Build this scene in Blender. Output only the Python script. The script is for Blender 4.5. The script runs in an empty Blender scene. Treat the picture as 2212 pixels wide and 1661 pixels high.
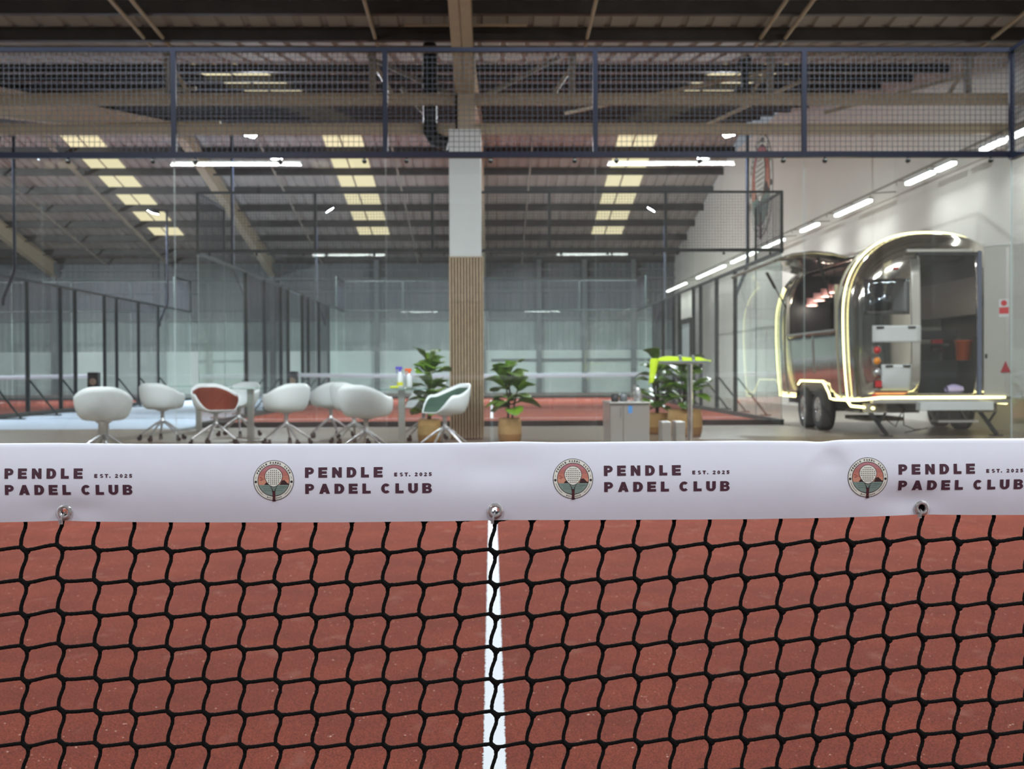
import bpy, bmesh, math, random
import numpy as np
from mathutils import Vector, Matrix, Quaternion
random.seed(7); RNG = np.random.default_rng(7)
SC = bpy.context.scene
COL = SC.collection
PI = math.pi

# ------------------------------------------------------------------ camera, world, exposure
F_PX, W_PX, H_PX = 2556.0, 2212.0, 1661.0
CAM_H = 0.96
cam_data = bpy.data.cameras.new('camera')
cam = bpy.data.objects.new('camera', cam_data); COL.objects.link(cam)
cam_data.sensor_width = 36.0
cam_data.lens = F_PX / W_PX * 36.0
cam_data.clip_start = 0.05; cam_data.clip_end = 300
CAM_LOC = Vector((0.0, 0.0, CAM_H))
_q = Vector((44.0, F_PX, -30.5)).normalized().to_track_quat('-Z', 'Y')
_q = _q @ Quaternion((0, 0, 1), math.radians(-0.25))
cam.rotation_mode = 'QUATERNION'; cam.rotation_quaternion = _q
cam.location = CAM_LOC
cam_data.dof.use_dof = True
cam_data.dof.focus_distance = 1.33
cam_data.dof.aperture_fstop = 14.0
SC.camera = cam
RM = _q.to_matrix()

def at(px, py, Y):
    """point at depth Y that shows at a pixel of the 2212x1661 frame (used to read sizes off the photograph)"""
    d = RM @ Vector(((px - W_PX/2)/F_PX, -(py - H_PX/2)/F_PX, -1.0))
    return CAM_LOC + d * (Y / d.y)

world = bpy.data.worlds.new('world'); SC.world = world; world.use_nodes = True
world.node_tree.nodes['Background'].inputs[0].default_value = (0.75, 0.82, 0.9, 1)
world.node_tree.nodes['Background'].inputs[1].default_value = 0.3
SC.view_settings.view_transform = 'Standard'
SC.view_settings.look = 'None'
SC.view_settings.gamma = 1.0
SC.view_settings.exposure = 0.0
SC.view_settings.use_curve_mapping = False
SC.cycles.transparent_max_bounces = 48
SC.cycles.max_bounces = 10
SC.cycles.glossy_bounces = 5
SC.cycles.diffuse_bounces = 4
SC.cycles.caustics_reflective = False
SC.cycles.caustics_refractive = False
SC.cycles.use_denoising = True
SC.cycles.sample_clamp_indirect = 6.0

E_TUBE, E_WALL, E_FLOOD, E_SKY, E_LED = 20.0, 5.5, 60.0, 0.95, 5.0
P_TUBE, P_FLOOD = 140.0, 500.0

# ------------------------------------------------------------------ materials
def srgb(r, g, b):
    f = lambda c: ((c/255+0.055)/1.055)**2.4 if c/255 > 0.04045 else c/255/12.92
    return (f(r), f(g), f(b), 1.0)

MATS = {}
def mat(name, rgb=(200, 200, 200), rough=0.5, metal=0.0, emit=None, estr=0.0, noise=0.0, nscale=8.0,
        bump=0.0, bscale=60.0, coat=0.0, spec=0.5, stretch=None, rgb2=None):
    if name in MATS: return MATS[name]
    m = bpy.data.materials.new(name); m.use_nodes = True
    nt = m.node_tree; b = nt.nodes['Principled BSDF']
    b.inputs['Base Color'].default_value = srgb(*rgb)
    b.inputs['Roughness'].default_value = rough
    b.inputs['Metallic'].default_value = metal
    b.inputs['Specular IOR Level'].default_value = spec
    b.inputs['Coat Weight'].default_value = coat
    if emit:
        b.inputs['Emission Color'].default_value = srgb(*emit)
        b.inputs['Emission Strength'].default_value = estr
    tc = None
    if noise or rgb2 or bump:
        tc = nt.nodes.new('ShaderNodeTexCoord'); mp = nt.nodes.new('ShaderNodeMapping')
        if stretch: mp.inputs['Scale'].default_value = stretch
        nt.links.new(tc.outputs['Object'], mp.inputs['Vector'])
    if noise or rgb2:
        n = nt.nodes.new('ShaderNodeTexNoise'); n.inputs['Scale'].default_value = nscale
        n.inputs['Detail'].default_value = 6
        nt.links.new(mp.outputs[0], n.inputs['Vector'])
        mx = nt.nodes.new('ShaderNodeMix'); mx.data_type = 'RGBA'
        c = srgb(*rgb); c2 = srgb(*rgb2) if rgb2 else tuple(x*(1-noise) for x in c[:3])+(1,)
        mx.inputs['A'].default_value = c; mx.inputs['B'].default_value = c2
        cr = nt.nodes.new('ShaderNodeMapRange'); cr.inputs[1].default_value = 0.35; cr.inputs[2].default_value = 0.65
        nt.links.new(n.outputs[0], cr.inputs[0]); nt.links.new(cr.outputs[0], mx.inputs['Factor'])
        nt.links.new(mx.outputs['Result'], b.inputs['Base Color'])
    if bump:
        n2 = nt.nodes.new('ShaderNodeTexNoise'); n2.inputs['Scale'].default_value = bscale
        n2.inputs['Detail'].default_value = 3
        nt.links.new(mp.outputs[0], n2.inputs['Vector'])
        bp = nt.nodes.new('ShaderNodeBump'); bp.inputs['Strength'].default_value = bump
        bp.inputs['Distance'].default_value = 0.01
        nt.links.new(n2.outputs[0], bp.inputs['Height']); nt.links.new(bp.outputs[0], b.inputs['Normal'])
    MATS[name] = m
    return m

def mat_turf():
    m = bpy.data.materials.new('red_turf'); m.use_nodes = True; nt = m.node_tree; N = nt.nodes; L = nt.links
    b = N['Principled BSDF']; b.inputs['Roughness'].default_value = 0.9; b.inputs['Specular IOR Level'].default_value = 0.1
    b.inputs['Sheen Weight'].default_value = 0.0; b.inputs['Sheen Roughness'].default_value = 0.4
    tc = N.new('ShaderNodeTexCoord')
    def noise(scale, detail=4, st=None):
        n = N.new('ShaderNodeTexNoise'); n.inputs['Scale'].default_value = scale; n.inputs['Detail'].default_value = detail
        if st:
            mp = N.new('ShaderNodeMapping'); mp.inputs['Scale'].default_value = st
            L.new(tc.outputs['Object'], mp.inputs['Vector']); L.new(mp.outputs[0], n.inputs['Vector'])
        else: L.new(tc.outputs['Object'], n.inputs['Vector'])
        return n
    def mix(a, bb, fac, lo, hi):
        r = N.new('ShaderNodeMapRange'); r.inputs[1].default_value = lo; r.inputs[2].default_value = hi
        L.new(fac, r.inputs[0])
        x = N.new('ShaderNodeMix'); x.data_type = 'RGBA'; L.new(r.outputs[0], x.inputs['Factor'])
        for s, v in (('A', a), ('B', bb)):
            if isinstance(v, tuple): x.inputs[s].default_value = v
            else: L.new(v, x.inputs[s])
        return x.outputs['Result']
    base = mix(srgb(130, 63, 47), srgb(116, 56, 43), noise(3.0).outputs[0], 0.35, 0.65)
    base = mix(base, srgb(70, 34, 28), noise(260.0, 3).outputs[0], 0.42, 0.66)
    base = mix(base, srgb(122, 77, 66), noise(9.0, 5, (1, 0.6, 1)).outputs[0], 0.60, 0.80)
    v = N.new('ShaderNodeTexVoronoi'); v.inputs['Scale'].default_value = 75.0; L.new(tc.outputs['Object'], v.inputs['Vector'])
    inv = N.new('ShaderNodeMath'); inv.operation = 'SUBTRACT'; inv.inputs[0].default_value = 1.0; L.new(v.outputs['Distance'], inv.inputs[1])
    sel = noise(30.0, 2)
    mul = N.new('ShaderNodeMath'); mul.operation = 'MULTIPLY'; L.new(inv.outputs[0], mul.inputs[0]); L.new(sel.outputs[0], mul.inputs[1])
    base = mix(base, srgb(205, 170, 155), mul.outputs[0], 0.52, 0.62)
    L.new(base, b.inputs['Base Color'])
    bp = N.new('ShaderNodeBump'); bp.inputs['Strength'].default_value = 0.6; bp.inputs['Distance'].default_value = 0.004
    L.new(noise(500.0, 3).outputs[0], bp.inputs['Height']); L.new(bp.outputs[0], b.inputs['Normal'])
    return m

def mat_glass(tint=(0.962, 0.984, 0.978)):
    m = bpy.data.materials.new('court_glass'); m.use_nodes = True; nt = m.node_tree; N = nt.nodes; L = nt.links
    N.remove(N['Principled BSDF']); out = N['Material Output']
    tr = N.new('ShaderNodeBsdfTransparent'); tr.inputs[0].default_value = (*tint, 1)
    gl = N.new('ShaderNodeBsdfGlossy'); gl.inputs['Roughness'].default_value = 0.0; gl.inputs[0].default_value = (0.95, 1, 0.98, 1)
    fr = N.new('ShaderNodeFresnel'); fr.inputs['IOR'].default_value = 1.5
    ge = N.new('ShaderNodeNewGeometry'); io = N.new('ShaderNodeMapRange'); io.inputs[3].default_value = 1.5; io.inputs[4].default_value = 1/1.5
    L.new(ge.outputs['Backfacing'], io.inputs[0]); L.new(io.outputs[0], fr.inputs['IOR'])
    mx = N.new('ShaderNodeMixShader'); L.new(fr.outputs[0], mx.inputs[0]); L.new(tr.outputs[0], mx.inputs[1]); L.new(gl.outputs[0], mx.inputs[2])
    # faint smudges left on the panes, over an even pale film imitating haze
    tc = N.new('ShaderNodeTexCoord'); n = N.new('ShaderNodeTexNoise'); n.inputs['Scale'].default_value = 1.6; n.inputs['Detail'].default_value = 8
    L.new(tc.outputs['Object'], n.inputs['Vector'])
    r = N.new('ShaderNodeMapRange'); r.inputs[1].default_value = 0.52; r.inputs[2].default_value = 0.78; r.inputs[3].default_value = 0.012; r.inputs[4].default_value = 0.035
    L.new(n.outputs[0], r.inputs[0])
    df = N.new('ShaderNodeBsdfDiffuse'); df.inputs[0].default_value = (0.8, 0.82, 0.84, 1)
    m2 = N.new('ShaderNodeMixShader'); L.new(r.outputs[0], m2.inputs[0]); L.new(mx.outputs[0], m2.inputs[1]); L.new(df.outputs[0], m2.inputs[2])
    L.new(m2.outputs[0], out.inputs[0])
    return m

def mat_emit(name, rgb, s):
    m = bpy.data.materials.new(name); m.use_nodes = True; nt = m.node_tree
    nt.nodes.remove(nt.nodes['Principled BSDF'])
    e = nt.nodes.new('ShaderNodeEmission'); e.inputs[0].default_value = srgb(*rgb); e.inputs[1].default_value = s
    nt.links.new(e.outputs[0], nt.nodes['Material Output'].inputs[0]); return m

M_TURF = mat_turf()
M_GLASS = mat_glass()
M_EDGE = mat('glass_edge', (205, 222, 222), 0.25, coat=0.3)
M_FRAME = mat('navy_powder_coat', (17, 23, 38), 0.35, 0.2)
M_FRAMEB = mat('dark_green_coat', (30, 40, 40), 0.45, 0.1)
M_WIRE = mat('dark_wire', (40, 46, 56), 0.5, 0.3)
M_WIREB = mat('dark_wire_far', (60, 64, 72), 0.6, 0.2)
M_CORD = mat('black_cord', (10, 10, 11), 0.9, bump=0.9, bscale=900, spec=0.2)
M_BAND = mat('white_pvc', (218, 224, 238), 0.42, bump=0.015, bscale=600, noise=0.02, nscale=40)
M_PLUM = mat('plum_print', (72, 44, 58), 0.5)
M_INK = mat('dark_print', (50, 46, 48), 0.5)
M_CREAM = mat('cream_print', (216, 218, 210), 0.5)
M_LINE = mat('white_turf', (206, 214, 222), 0.85, bump=0.5, bscale=500, noise=0.05, nscale=200)
M_CLEAR = mat('clear_plastic', (236, 236, 240), 0.12, coat=0.5)
M_CLEAR.node_tree.nodes['Principled BSDF'].inputs['Transmission Weight'].default_value = 0.75
M_CLEAR.node_tree.nodes['Principled BSDF'].inputs['IOR'].default_value = 1.45
M_SHEET = mat('roof_sheet', (168, 162, 156), 0.85, 0.0, noise=0.12, nscale=1.5, spec=0.1)
M_PURLIN = mat('galvanised_dark', (72, 70, 68), 0.5, 0.5, noise=0.2, nscale=3)
M_STEEL = mat('beige_steel', (176, 162, 138), 0.5, noise=0.1, nscale=4)
M_STEELG = mat('grey_steel', (150, 144, 132), 0.7, noise=0.12, nscale=4)
M_WHITE = mat('white_board', (200, 206, 208), 0.5)
M_WALLR = mat('white_panel_wall', (216, 212, 204), 0.55, noise=0.03, nscale=2)
M_CLAD = mat('grey_cladding', (140, 150, 150), 0.5, noise=0.1, nscale=1.2, stretch=(1, 1, 0.2))
M_PLINTH = mat('pale_lower_wall', (216, 228, 224), 0.5, noise=0.04, nscale=1.5)
M_DARK = mat('dark_metal', (36, 38, 42), 0.5, 0.3)
M_BLACK = mat('black_plastic', (18, 18, 20), 0.45)
M_RUBBER = mat('tyre_rubber', (22, 22, 22), 0.75, bump=0.3, bscale=80)
M_CHROME = mat('polished_chrome', (225, 225, 228), 0.1, 1.0)
M_ALU = mat('cast_aluminium', (196, 198, 202), 0.28, 0.9)
M_SHELL = mat('white_shell', (222, 230, 234), 0.4)
M_RUST = mat('rust_fabric', (116, 50, 31), 0.9, bump=0.4, bscale=400)
M_GREEN = mat('green_fabric', (62, 88, 76), 0.9, bump=0.4, bscale=400)
M_OAK = mat('oak_slat', (186, 164, 134), 0.5, noise=0.25, nscale=14, stretch=(6, 6, 0.5))
M_FELT = mat('brown_felt', (52, 38, 30), 0.95)
M_LEAF = mat('leaf', (104, 132, 44), 0.45, rgb2=(62, 92, 38), nscale=9)
M_LEAFL = mat('leaf_light', (120, 160, 40), 0.35, rgb2=(80, 125, 34), nscale=9)
M_TRUNK = mat('trunk', (58, 44, 34), 0.9)
M_SOIL = mat('soil', (40, 30, 24), 1.0)
M_BASKET = mat('seagrass', (186, 150, 96), 0.85, bump=0.8, bscale=60, noise=0.3, nscale=30, stretch=(1, 1, 6))
M_BASKETB = mat('seagrass_dark', (160, 118, 66), 0.85, bump=0.8, bscale=60, noise=0.3, nscale=30, stretch=(1, 1, 6))
M_STAIN = mat('stainless', (205, 205, 202), 0.30, 0.85, bump=0.02, bscale=3)
M_VIS = mat('lime_cloth', (196, 226, 40), 0.8, bump=0.3, bscale=60)
M_REFL = mat('reflective_tape', (150, 160, 165), 0.3, 0.6)
M_MIRROR = mat('polished_aluminium', (186, 182, 174), 0.10, 1.0, bump=0.18, bscale=3.2)
M_BRUSH = mat('brushed_aluminium', (190, 190, 186), 0.34, 0.85)
M_LED = mat_emit('warm_led', (255, 240, 170), E_LED)
M_TUBE = mat_emit('tube_white', (250, 252, 250), E_TUBE)
M_TUBEW = mat_emit('tube_white_dim', (250, 252, 246), E_WALL)
M_FLOOD = mat_emit('flood_white', (225, 238, 255), E_FLOOD)
M_SKYL = mat_emit('rooflight_sheet', (255, 240, 196), E_SKY)
M_RED = mat('red_lens', (190, 30, 38), 0.3, coat=0.5)
M_AMBER = mat('amber_lens', (230, 140, 20), 0.3, coat=0.5)
M_REDP = mat('red_plastic', (196, 40, 52), 0.4)
M_ORANGE = mat('orange_plastic', (232, 100, 34), 0.45)
M_INT = mat('caravan_lining', (92, 84, 80), 0.45, 0.2)
M_PINK = mat('pink_shade', (240, 205, 200), 0.6, emit=(255, 205, 190), estr=0.9)
M_FLOOR = mat('lounge_floor', (134, 123, 110), 0.28, rgb2=(120, 110, 98), nscale=2.2, stretch=(0.5, 2.5, 1))
M_FLOORB = mat('pale_walkway', (178, 194, 212), 0.3, noise=0.05, nscale=3)
M_FLOORC = mat('concrete_floor', (140, 136, 130), 0.5, noise=0.12, nscale=1.5)

# ------------------------------------------------------------------ mesh helpers
class MB:
    def __init__(s): s.v = []; s.f = []; s.m = []; s.sm = []
    def add(s, verts, faces, m=0, smooth=False):
        o = len(s.v); s.v.extend([tuple(p) for p in verts])
        for f in faces: s.f.append(tuple(i+o for i in f)); s.m.append(m); s.sm.append(smooth)
        return s
    def box(s, x0, x1, y0, y1, z0, z1, m=0):
        v = [(x0,y0,z0),(x1,y0,z0),(x1,y1,z0),(x0,y1,z0),(x0,y0,z1),(x1,y0,z1),(x1,y1,z1),(x0,y1,z1)]
        return s.add(v, [(3,2,1,0),(4,5,6,7),(0,1,5,4),(1,2,6,5),(2,3,7,6),(3,0,4,7)], m)
    def beam(s, p, q, w, h, m=0, up=(0, 0, 1)):
        p = Vector(p); q = Vector(q); d = (q-p).normalized(); up = Vector(up)
        if abs(d.dot(up)) > 0.98: up = Vector((0, 1, 0))
        a = d.cross(up).normalized(); b = a.cross(d).normalized(); v = []
        for c in (p, q):
            for sa, sb in ((-1,-1),(1,-1),(1,1),(-1,1)): v.append(c + a*(sa*w/2) + b*(sb*h/2))
        return s.add(v, [(3,2,1,0),(4,5,6,7),(0,1,5,4),(1,2,6,5),(2,3,7,6),(3,0,4,7)], m)
    def tube(s, pts, r, n=10, m=0, cap=True, smooth=True):
        pts = [Vector(p) for p in pts]; rs = r if isinstance(r, (list, tuple)) else [r]*len(pts)
        T = []
        for i in range(len(pts)):
            T.append((pts[min(i+1, len(pts)-1)] - pts[max(i-1, 0)]).normalized())
        ref = Vector((0, 0, 1)) if abs(T[0].z) < 0.9 else Vector((1, 0, 0))
        a = T[0].cross(ref).normalized(); V = []; F = []
        for i, p in enumerate(pts):
            a = (a - T[i]*a.dot(T[i])).normalized(); b = T[i].cross(a)
            for k in range(n):
                t = 2*PI*k/n; V.append(p + (a*math.cos(t) + b*math.sin(t))*rs[i])
        for i in range(len(pts)-1):
            for k in range(n):
                k2 = (k+1) % n; F.append((i*n+k, i*n+k2, (i+1)*n+k2, (i+1)*n+k))
        s.add(V, F, m, smooth)
        if cap:
            s.add(V[:n], [tuple(range(n-1, -1, -1))], m); s.add(V[-n:], [tuple(range(n))], m)
        return s
    def lathe(s, prof, c=(0, 0, 0), n=24, m=0, axis='z', smooth=True, a0=0, a1=2*PI):
        c = Vector(c); V = []; F = []; full = abs(a1-a0-2*PI) < 1e-6; nn = n if full else n+1
        for (r, h) in prof:
            for k in range(nn):
                t = a0+(a1-a0)*k/n; x, y = r*math.cos(t), r*math.sin(t)
                if axis == 'z': V.append(c+Vector((x, y, h)))
                elif axis == 'x': V.append(c+Vector((h, x, y)))
                else: V.append(c+Vector((x, h, y)))
        for i in range(len(prof)-1):
            for k in range(n):
                k2 = (k+1) % nn
                F.append((i*nn+k, i*nn+k2, (i+1)*nn+k2, (i+1)*nn+k))
        return s.add(V, F, m, smooth)
    def grid(s, P, m=0, smooth=True, flip=False, wrap=False):
        """P: rows of points"""
        R = len(P); C = len(P[0]); V = [p for row in P for p in row]; F = []
        for i in range(R-1):
            for j in range(C if wrap else C-1):
                j2 = (j+1) % C; q = (i*C+j, i*C+j2, (i+1)*C+j2, (i+1)*C+j); F.append(q[::-1] if flip else q)
        return s.add(V, F, m, smooth)
    def wires(s, o, u, v, W, H, pitch, t, n, m=0):
        """welded mesh panel: square wires along u and v, n = panel normal"""
        o, u, v, n = Vector(o), Vector(u), Vector(v), Vector(n); h = t/2
        def w(p, q, side):
            a = side*h; b = n*h
            s.add([p-a-b, p+a-b, p+a+b, p-a+b, q-a-b, q+a-b, q+a+b, q-a+b], [(0,1,5,4),(1,2,6,5),(2,3,7,6),(3,0,4,7)], m)
        k = 0; c = max(1, round(W/pitch)); r = max(1, round(H/pitch))
        for i in range(c+1): w(o+u*(W*i/c), o+u*(W*i/c)+v*H, u)
        for j in range(r+1): w(o+v*(H*j/r), o+v*(H*j/r)+u*W, v)
        return s

def wloc(o):
    p = Vector((0, 0, 0))
    while o is not None: p += o.location; o = o.parent
    return p

def link(name, me, mats, parent=None, loc=None):
    for m in (mats if isinstance(mats, (list, tuple)) else [mats]): me.materials.append(m)
    o = bpy.data.objects.new(name, me); COL.objects.link(o)
    if parent is not None: o.parent = parent
    if loc is not None: o.location = loc
    return o

def build(name, mb, mats, parent=None, loc=None, bevel=0, sub=0, solid=0, local=False, merge=0):
    """vertices are given in world coordinates unless local; the parts' origins sit at their thing's base"""
    me = bpy.data.meshes.new(name)
    off = Vector((0, 0, 0))
    if parent is not None and not local: off = wloc(parent)
    if loc is not None and not local: off = off + Vector(loc) if parent is None else off
    V = [(p[0]-off[0], p[1]-off[1], p[2]-off[2]) for p in mb.v]
    me.from_pydata(V, [], mb.f); me.polygons.foreach_set('material_index', mb.m)
    me.polygons.foreach_set('use_smooth', mb.sm); me.update()
    o = link(name, me, mats, parent, loc if parent is None else None)
    if merge:
        bm = bmesh.new(); bm.from_mesh(me); bmesh.ops.remove_doubles(bm, verts=bm.verts, dist=merge)
        bmesh.ops.recalc_face_normals(bm, faces=bm.faces); bm.to_mesh(me); bm.free()
    if solid:
        md = o.modifiers.new('s', 'SOLIDIFY'); md.thickness = solid; md.offset = 0
    if sub:
        md = o.modifiers.new('u', 'SUBSURF'); md.levels = sub; md.render_levels = sub
    if bevel:
        md = o.modifiers.new('b', 'BEVEL'); md.width = bevel; md.segments = 2; md.limit_method = 'ANGLE'
    return o

def tag(o, label=None, cat=None, group=None, kind=None):
    if label: o['label'] = label
    if cat: o['category'] = cat
    if group: o['group'] = group
    if kind: o['kind'] = kind
    return o

def thing(name, label, cat, loc=(0, 0, 0), group=None, kind=None):
    o = bpy.data.objects.new(name, None); COL.objects.link(o); o.location = loc; o.empty_display_size = 0.1
    return tag(o, label, cat, group, kind)

CH = {}
def dup(o, parent=None, loc=None, rz=None, label=None, group=None, **sw):
    c = o.copy(); COL.objects.link(c)
    if parent is not None: c.parent = parent
    for ch in o.children: dup(ch, c)
    if loc is not None: c.location = loc
    if rz is not None: c.rotation_euler = (0, 0, rz)
    if label: c['label'] = label
    if group: c['group'] = group
    return c

# ------------------------------------------------------------------ hall shell
XL, XR, YB, YF = -26.0, 7.9, -13.2, 51.0
ROOF = [(-13.2, 6.98), (-2.7, 8.60), (16.6, 5.62), (35.9, 8.60), (51.0, 5.79)]
def roof_h(y):
    for (a, ha), (b, hb) in zip(ROOF, ROOF[1:]):
        if a <= y <= b: return ha + (hb-ha)*(y-a)/(b-a)
    return ROOF[-1][1]

def rect(x0, x1, y0, y1, z0, z1): return MB().box(x0, x1, y0, y1, z0, z1)
tag(build('floor', rect(XL, XR, YB, YF, -0.12, 0.0), M_FLOORC), kind='structure')
tag(build('floor_lounge', rect(-12.0, XR, 11.3, 19.9, 0.0, 0.006), M_FLOOR), kind='structure')
tag(build('floor_side', rect(5.06, XR, 19.9, YF, 0.0, 0.006), M_FLOOR), kind='structure')
tag(build('floor_walkway', rect(-20.2, -5.06, 19.9, 20.24, 0.0, 0.008), M_FLOORB), kind='structure')
tag(build('floor_walkway', rect(-10.14, -5.06, 20.24, YF, 0.0, 0.008), M_FLOORB), kind='structure')
tag(build('wall_right', rect(XR, XR+0.15, YB, YF, 0, 8.0), M_WALLR), kind='structure')
tag(build('wall_left', rect(XL-0.15, XL, YB, YF, 0, 8.0), M_CLAD), kind='structure')
tag(build('wall_back', rect(XL, XR, YB-0.15, YB, 0, 6.0), M_CLAD), kind='structure')
mb = MB(); n = int((XR-XL)/0.25)                                  # trapezoid cladding on the far wall
P = []
for i in range(n+1):
    x = XL+(XR-XL)*i/n
    for dx, dy in ((0.0, 0), (0.07, 0), (0.10, -0.03), (0.20, -0.03), (0.23, 0)):
        if x+dx <= XR: P.append((x+dx, YF+dy))
mb.grid([[(x, y, 1.80) for x, y in P], [(x, y, 3.17) for x, y in P]], smooth=False)
tag(build('wall_far', mb, mat('grey_cladding_pale', (150, 164, 162), 0.5, noise=0.08, nscale=1.2, stretch=(1, 1, 0.2))), kind='structure')
mb = MB().grid([[(x, y, 3.17) for x, y in P], [(x, y, 5.95) for x, y in P]], smooth=False)
tag(build('wall_far_upper', mb, mat('grey_cladding_dark', (112, 118, 122), 0.5, noise=0.12, nscale=1.2, stretch=(1, 1, 0.2))), kind='structure')
tag(build('wall_far_plinth', rect(XL, XR, YF-0.08, YF+0.1, 0, 1.82), M_PLINTH), kind='structure')
M_TRIMF = mat('far_trim', (112, 119, 121), 0.6)
mb = MB()
for h, t, d in ((4.86, 0.10, 0.16), (4.30, 0.12, 0.1), (3.10, 0.14, 0.08), (5.25, 0.08, 0.10)): mb.box(XL, XR, YF-0.09-d, YF-0.09, h, h+t)
mb.box(0.0, XR, YF-0.2, YF-0.1, 1.36, 1.46)
tag(build('trim_1', mb, M_TRIMF), kind='structure')
mb = MB()
for i, x in enumerate((-23.2, -18.6, -14.0, -9.35, -4.9, -0.36, 2.05, 4.0, 6.1)): mb.box(x-0.1, x+0.1, YF-0.34, YF-0.1, 0, 5.7)
tag(build('trim_2', mb, M_TRIMF), kind='structure')
# roof: ribbed sheets, purlins as its parts
def roof_sheet(y0, h0, y1, h1):
    mb = MB(); p = []; x = XL
    while x < XR:
        for dx, dz in ((0, 0), (0.24, 0), (0.265, 0.035), (0.325, 0.035), (0.35, 0)):
            if x+dx <= XR: p.append((x+dx, dz))
        x += 0.35
    mb.grid([[(x, y0, h0+dz) for x, dz in p], [(x, y1, h1+dz) for x, dz in p]], smooth=False)
    return mb
SKY_X = [(-13.42, -12.25), (-5.27, -4.05), (4.03, 5.25)]
for i, ((a, ha), (b, hb)) in enumerate(zip(ROOF, ROOF[1:])):
    root = tag(build('ceiling', roof_sheet(a, ha, b, hb), M_SHEET), kind='structure')
    L = b-a; npur = 8; mbs = []
    ys = [a+0.25+(L-0.5)*k/npur for k in range(npur+1)]
    if i == 1: ys = [-2.4, 0, 2, 4, 6, 8, 10, 11.9, 13.8, 15.5, 16.3]
    if i == 2: ys = [20.3, 22.1, 23.9, 25.7, 27.5, 29.3, 31.1, 32.9, 34.6, 35.7]
    if i == 3: ys = [36.3, 38.2, 40.1, 41.95, 43.85, 45.75, 47.6, 49.5, 50.8]
    for y in ys:
        h = roof_h(y); dp = (0.175, 0.175, 0.12, 0.24)[i]
        m = MB().box(XL, XR, y-0.035, y+0.035, h-dp, h-0.012)
        m.box(XL, XR, y-0.035, y+0.07, h-dp-0.01, h-dp+0.003)
        tag(build('purlin', m, M_PURLIN, root))
    # rooflight sheets between the purlins
    for xi, (x0, x1) in enumerate(SKY_X):
        for k in range(len(ys)-1):
            if i == 1 and k > 6: continue
            if i == 3 and k > 5: continue
            if i == 2 and k > 7: continue
            y0, y1 = ys[k]+0.06, ys[k+1]-0.06
            m = MB()
            for xa, xb in ((x0, x0+0.50), (x0+0.56, x1)):
                m.add([(xa, y0, roof_h(y0)-0.02), (xb, y0, roof_h(y0)-0.02), (xb, y1, roof_h(y1)-0.02), (xa, y1, roof_h(y1)-0.02)], [(0, 1, 2, 3)])
            tag(build('window_1', m, M_SKYL), kind='structure')

# portal rafters and posts of the steel frame
def rafter(x, mtl, lab, far=True):
    t = thing('portal_rafter', lab, 'steel beam', (x, 16.6, 0), 'tapered rafters of the roof frame')
    for (a, ha), (b, hb) in zip(ROOF[1:], ROOF[2:]):
        m = MB(); d = 0.42
        for s, w in ((-0.012, 0.16), (0.0, 0.02), (0.012, 0.16)): pass
        A0 = (x, a+0.05, ha-0.19); B0 = (x, b-0.05, hb-0.19); A1 = (x, a+0.05, ha-0.19-d*(1.0 if ha > 7 else 1.5)); B1 = (x, b-0.05, hb-0.19-d*(1.0 if hb > 7 else 1.5))
        def slab(p, q, hz, w):
            m.add([(p[0]-w, p[1], p[2]), (p[0]+w, p[1], p[2]), (q[0]+w, q[1], q[2]), (q[0]-w, q[1], q[2]),
                   (p[0]-w, p[1], p[2]-hz), (p[0]+w, p[1], p[2]-hz), (q[0]+w, q[1], q[2]-hz), (q[0]-w, q[1], q[2]-hz)],
                  [(0,1,2,3),(7,6,5,4),(0,4,5,1),(1,5,6,2),(2,6,7,3),(3,7,4,0)])
        slab(A0, B0, 0.02, 0.13); slab((A1[0], A1[1], A1[2]+0.02), (B1[0], B1[1], B1[2]+0.02), 0.02, 0.13)
        w = 0.01
        m.add([(x-w, A0[1], A0[2]), (x+w, A0[1], A0[2]), (x+w, B0[1], B0[2]), (x-w, B0[1], B0[2]),
               (x-w, A1[1], A1[2]), (x+w, A1[1], A1[2]), (x+w, B1[1], B1[2]), (x-w, B1[1], B1[2])],
              [(0,1,2,3),(7,6,5,4),(0,4,5,1),(1,5,6,2),(2,6,7,3),(3,7,4,0)])
        build('rafter_bay', m, mtl, t)
    return t
rafter(-18.6, M_STEEL, 'beige roof rafter furthest left, running back above the left padel court')
rafter(-9.35, M_STEEL, 'beige roof rafter running back above the walkway between the two far courts')
rafter(-0.36, M_STEEL, 'beige roof rafter running back from the wood-clad column')

# valley truss
TY = 16.72
t = thing('roof_truss', 'beige lattice truss spanning the hall above the lounge', 'roof truss', (XL, TY, 0))
build('top_chord', MB().box(XL, XR, TY-0.05, TY+0.05, 5.44, 5.52), M_STEELG, t)
build('bottom_chord', MB().box(XL, XR, TY-0.06, TY+0.06, 4.70, 4.82).box(XL, XR, TY-0.11, TY+0.11, 4.82, 4.845), M_STEEL, t)
NX = [-12.8, -10.0, -7.3, -4.5, -1.65, 1.16, 3.96, 6.77]
for x in NX:
    m = MB().beam((x, TY, 4.84), (x, TY, 5.44), 0.085, 0.085)
    m.box(x-0.05, x+0.05, TY-0.10, TY+0.02, 5.2, 5.42)
    build('strut', m, M_STEELG, t)
    build('knee_brace', MB().beam((x+0.02, TY, 5.28), (x+(0.28 if x < 0 else -0.28), TY+0.02, 4.84), 0.055, 0.055), M_STEEL, t)
for x in (-4.72, -4.46, -1.57, 1.33, 3.72, 4.06, 6.93, -7.6, -10.3):
    build('tie_rod', MB().tube([(x, TY, 5.49), (x, 9.0, 5.90)], 0.027, 8), M_STEEL, t)
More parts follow.
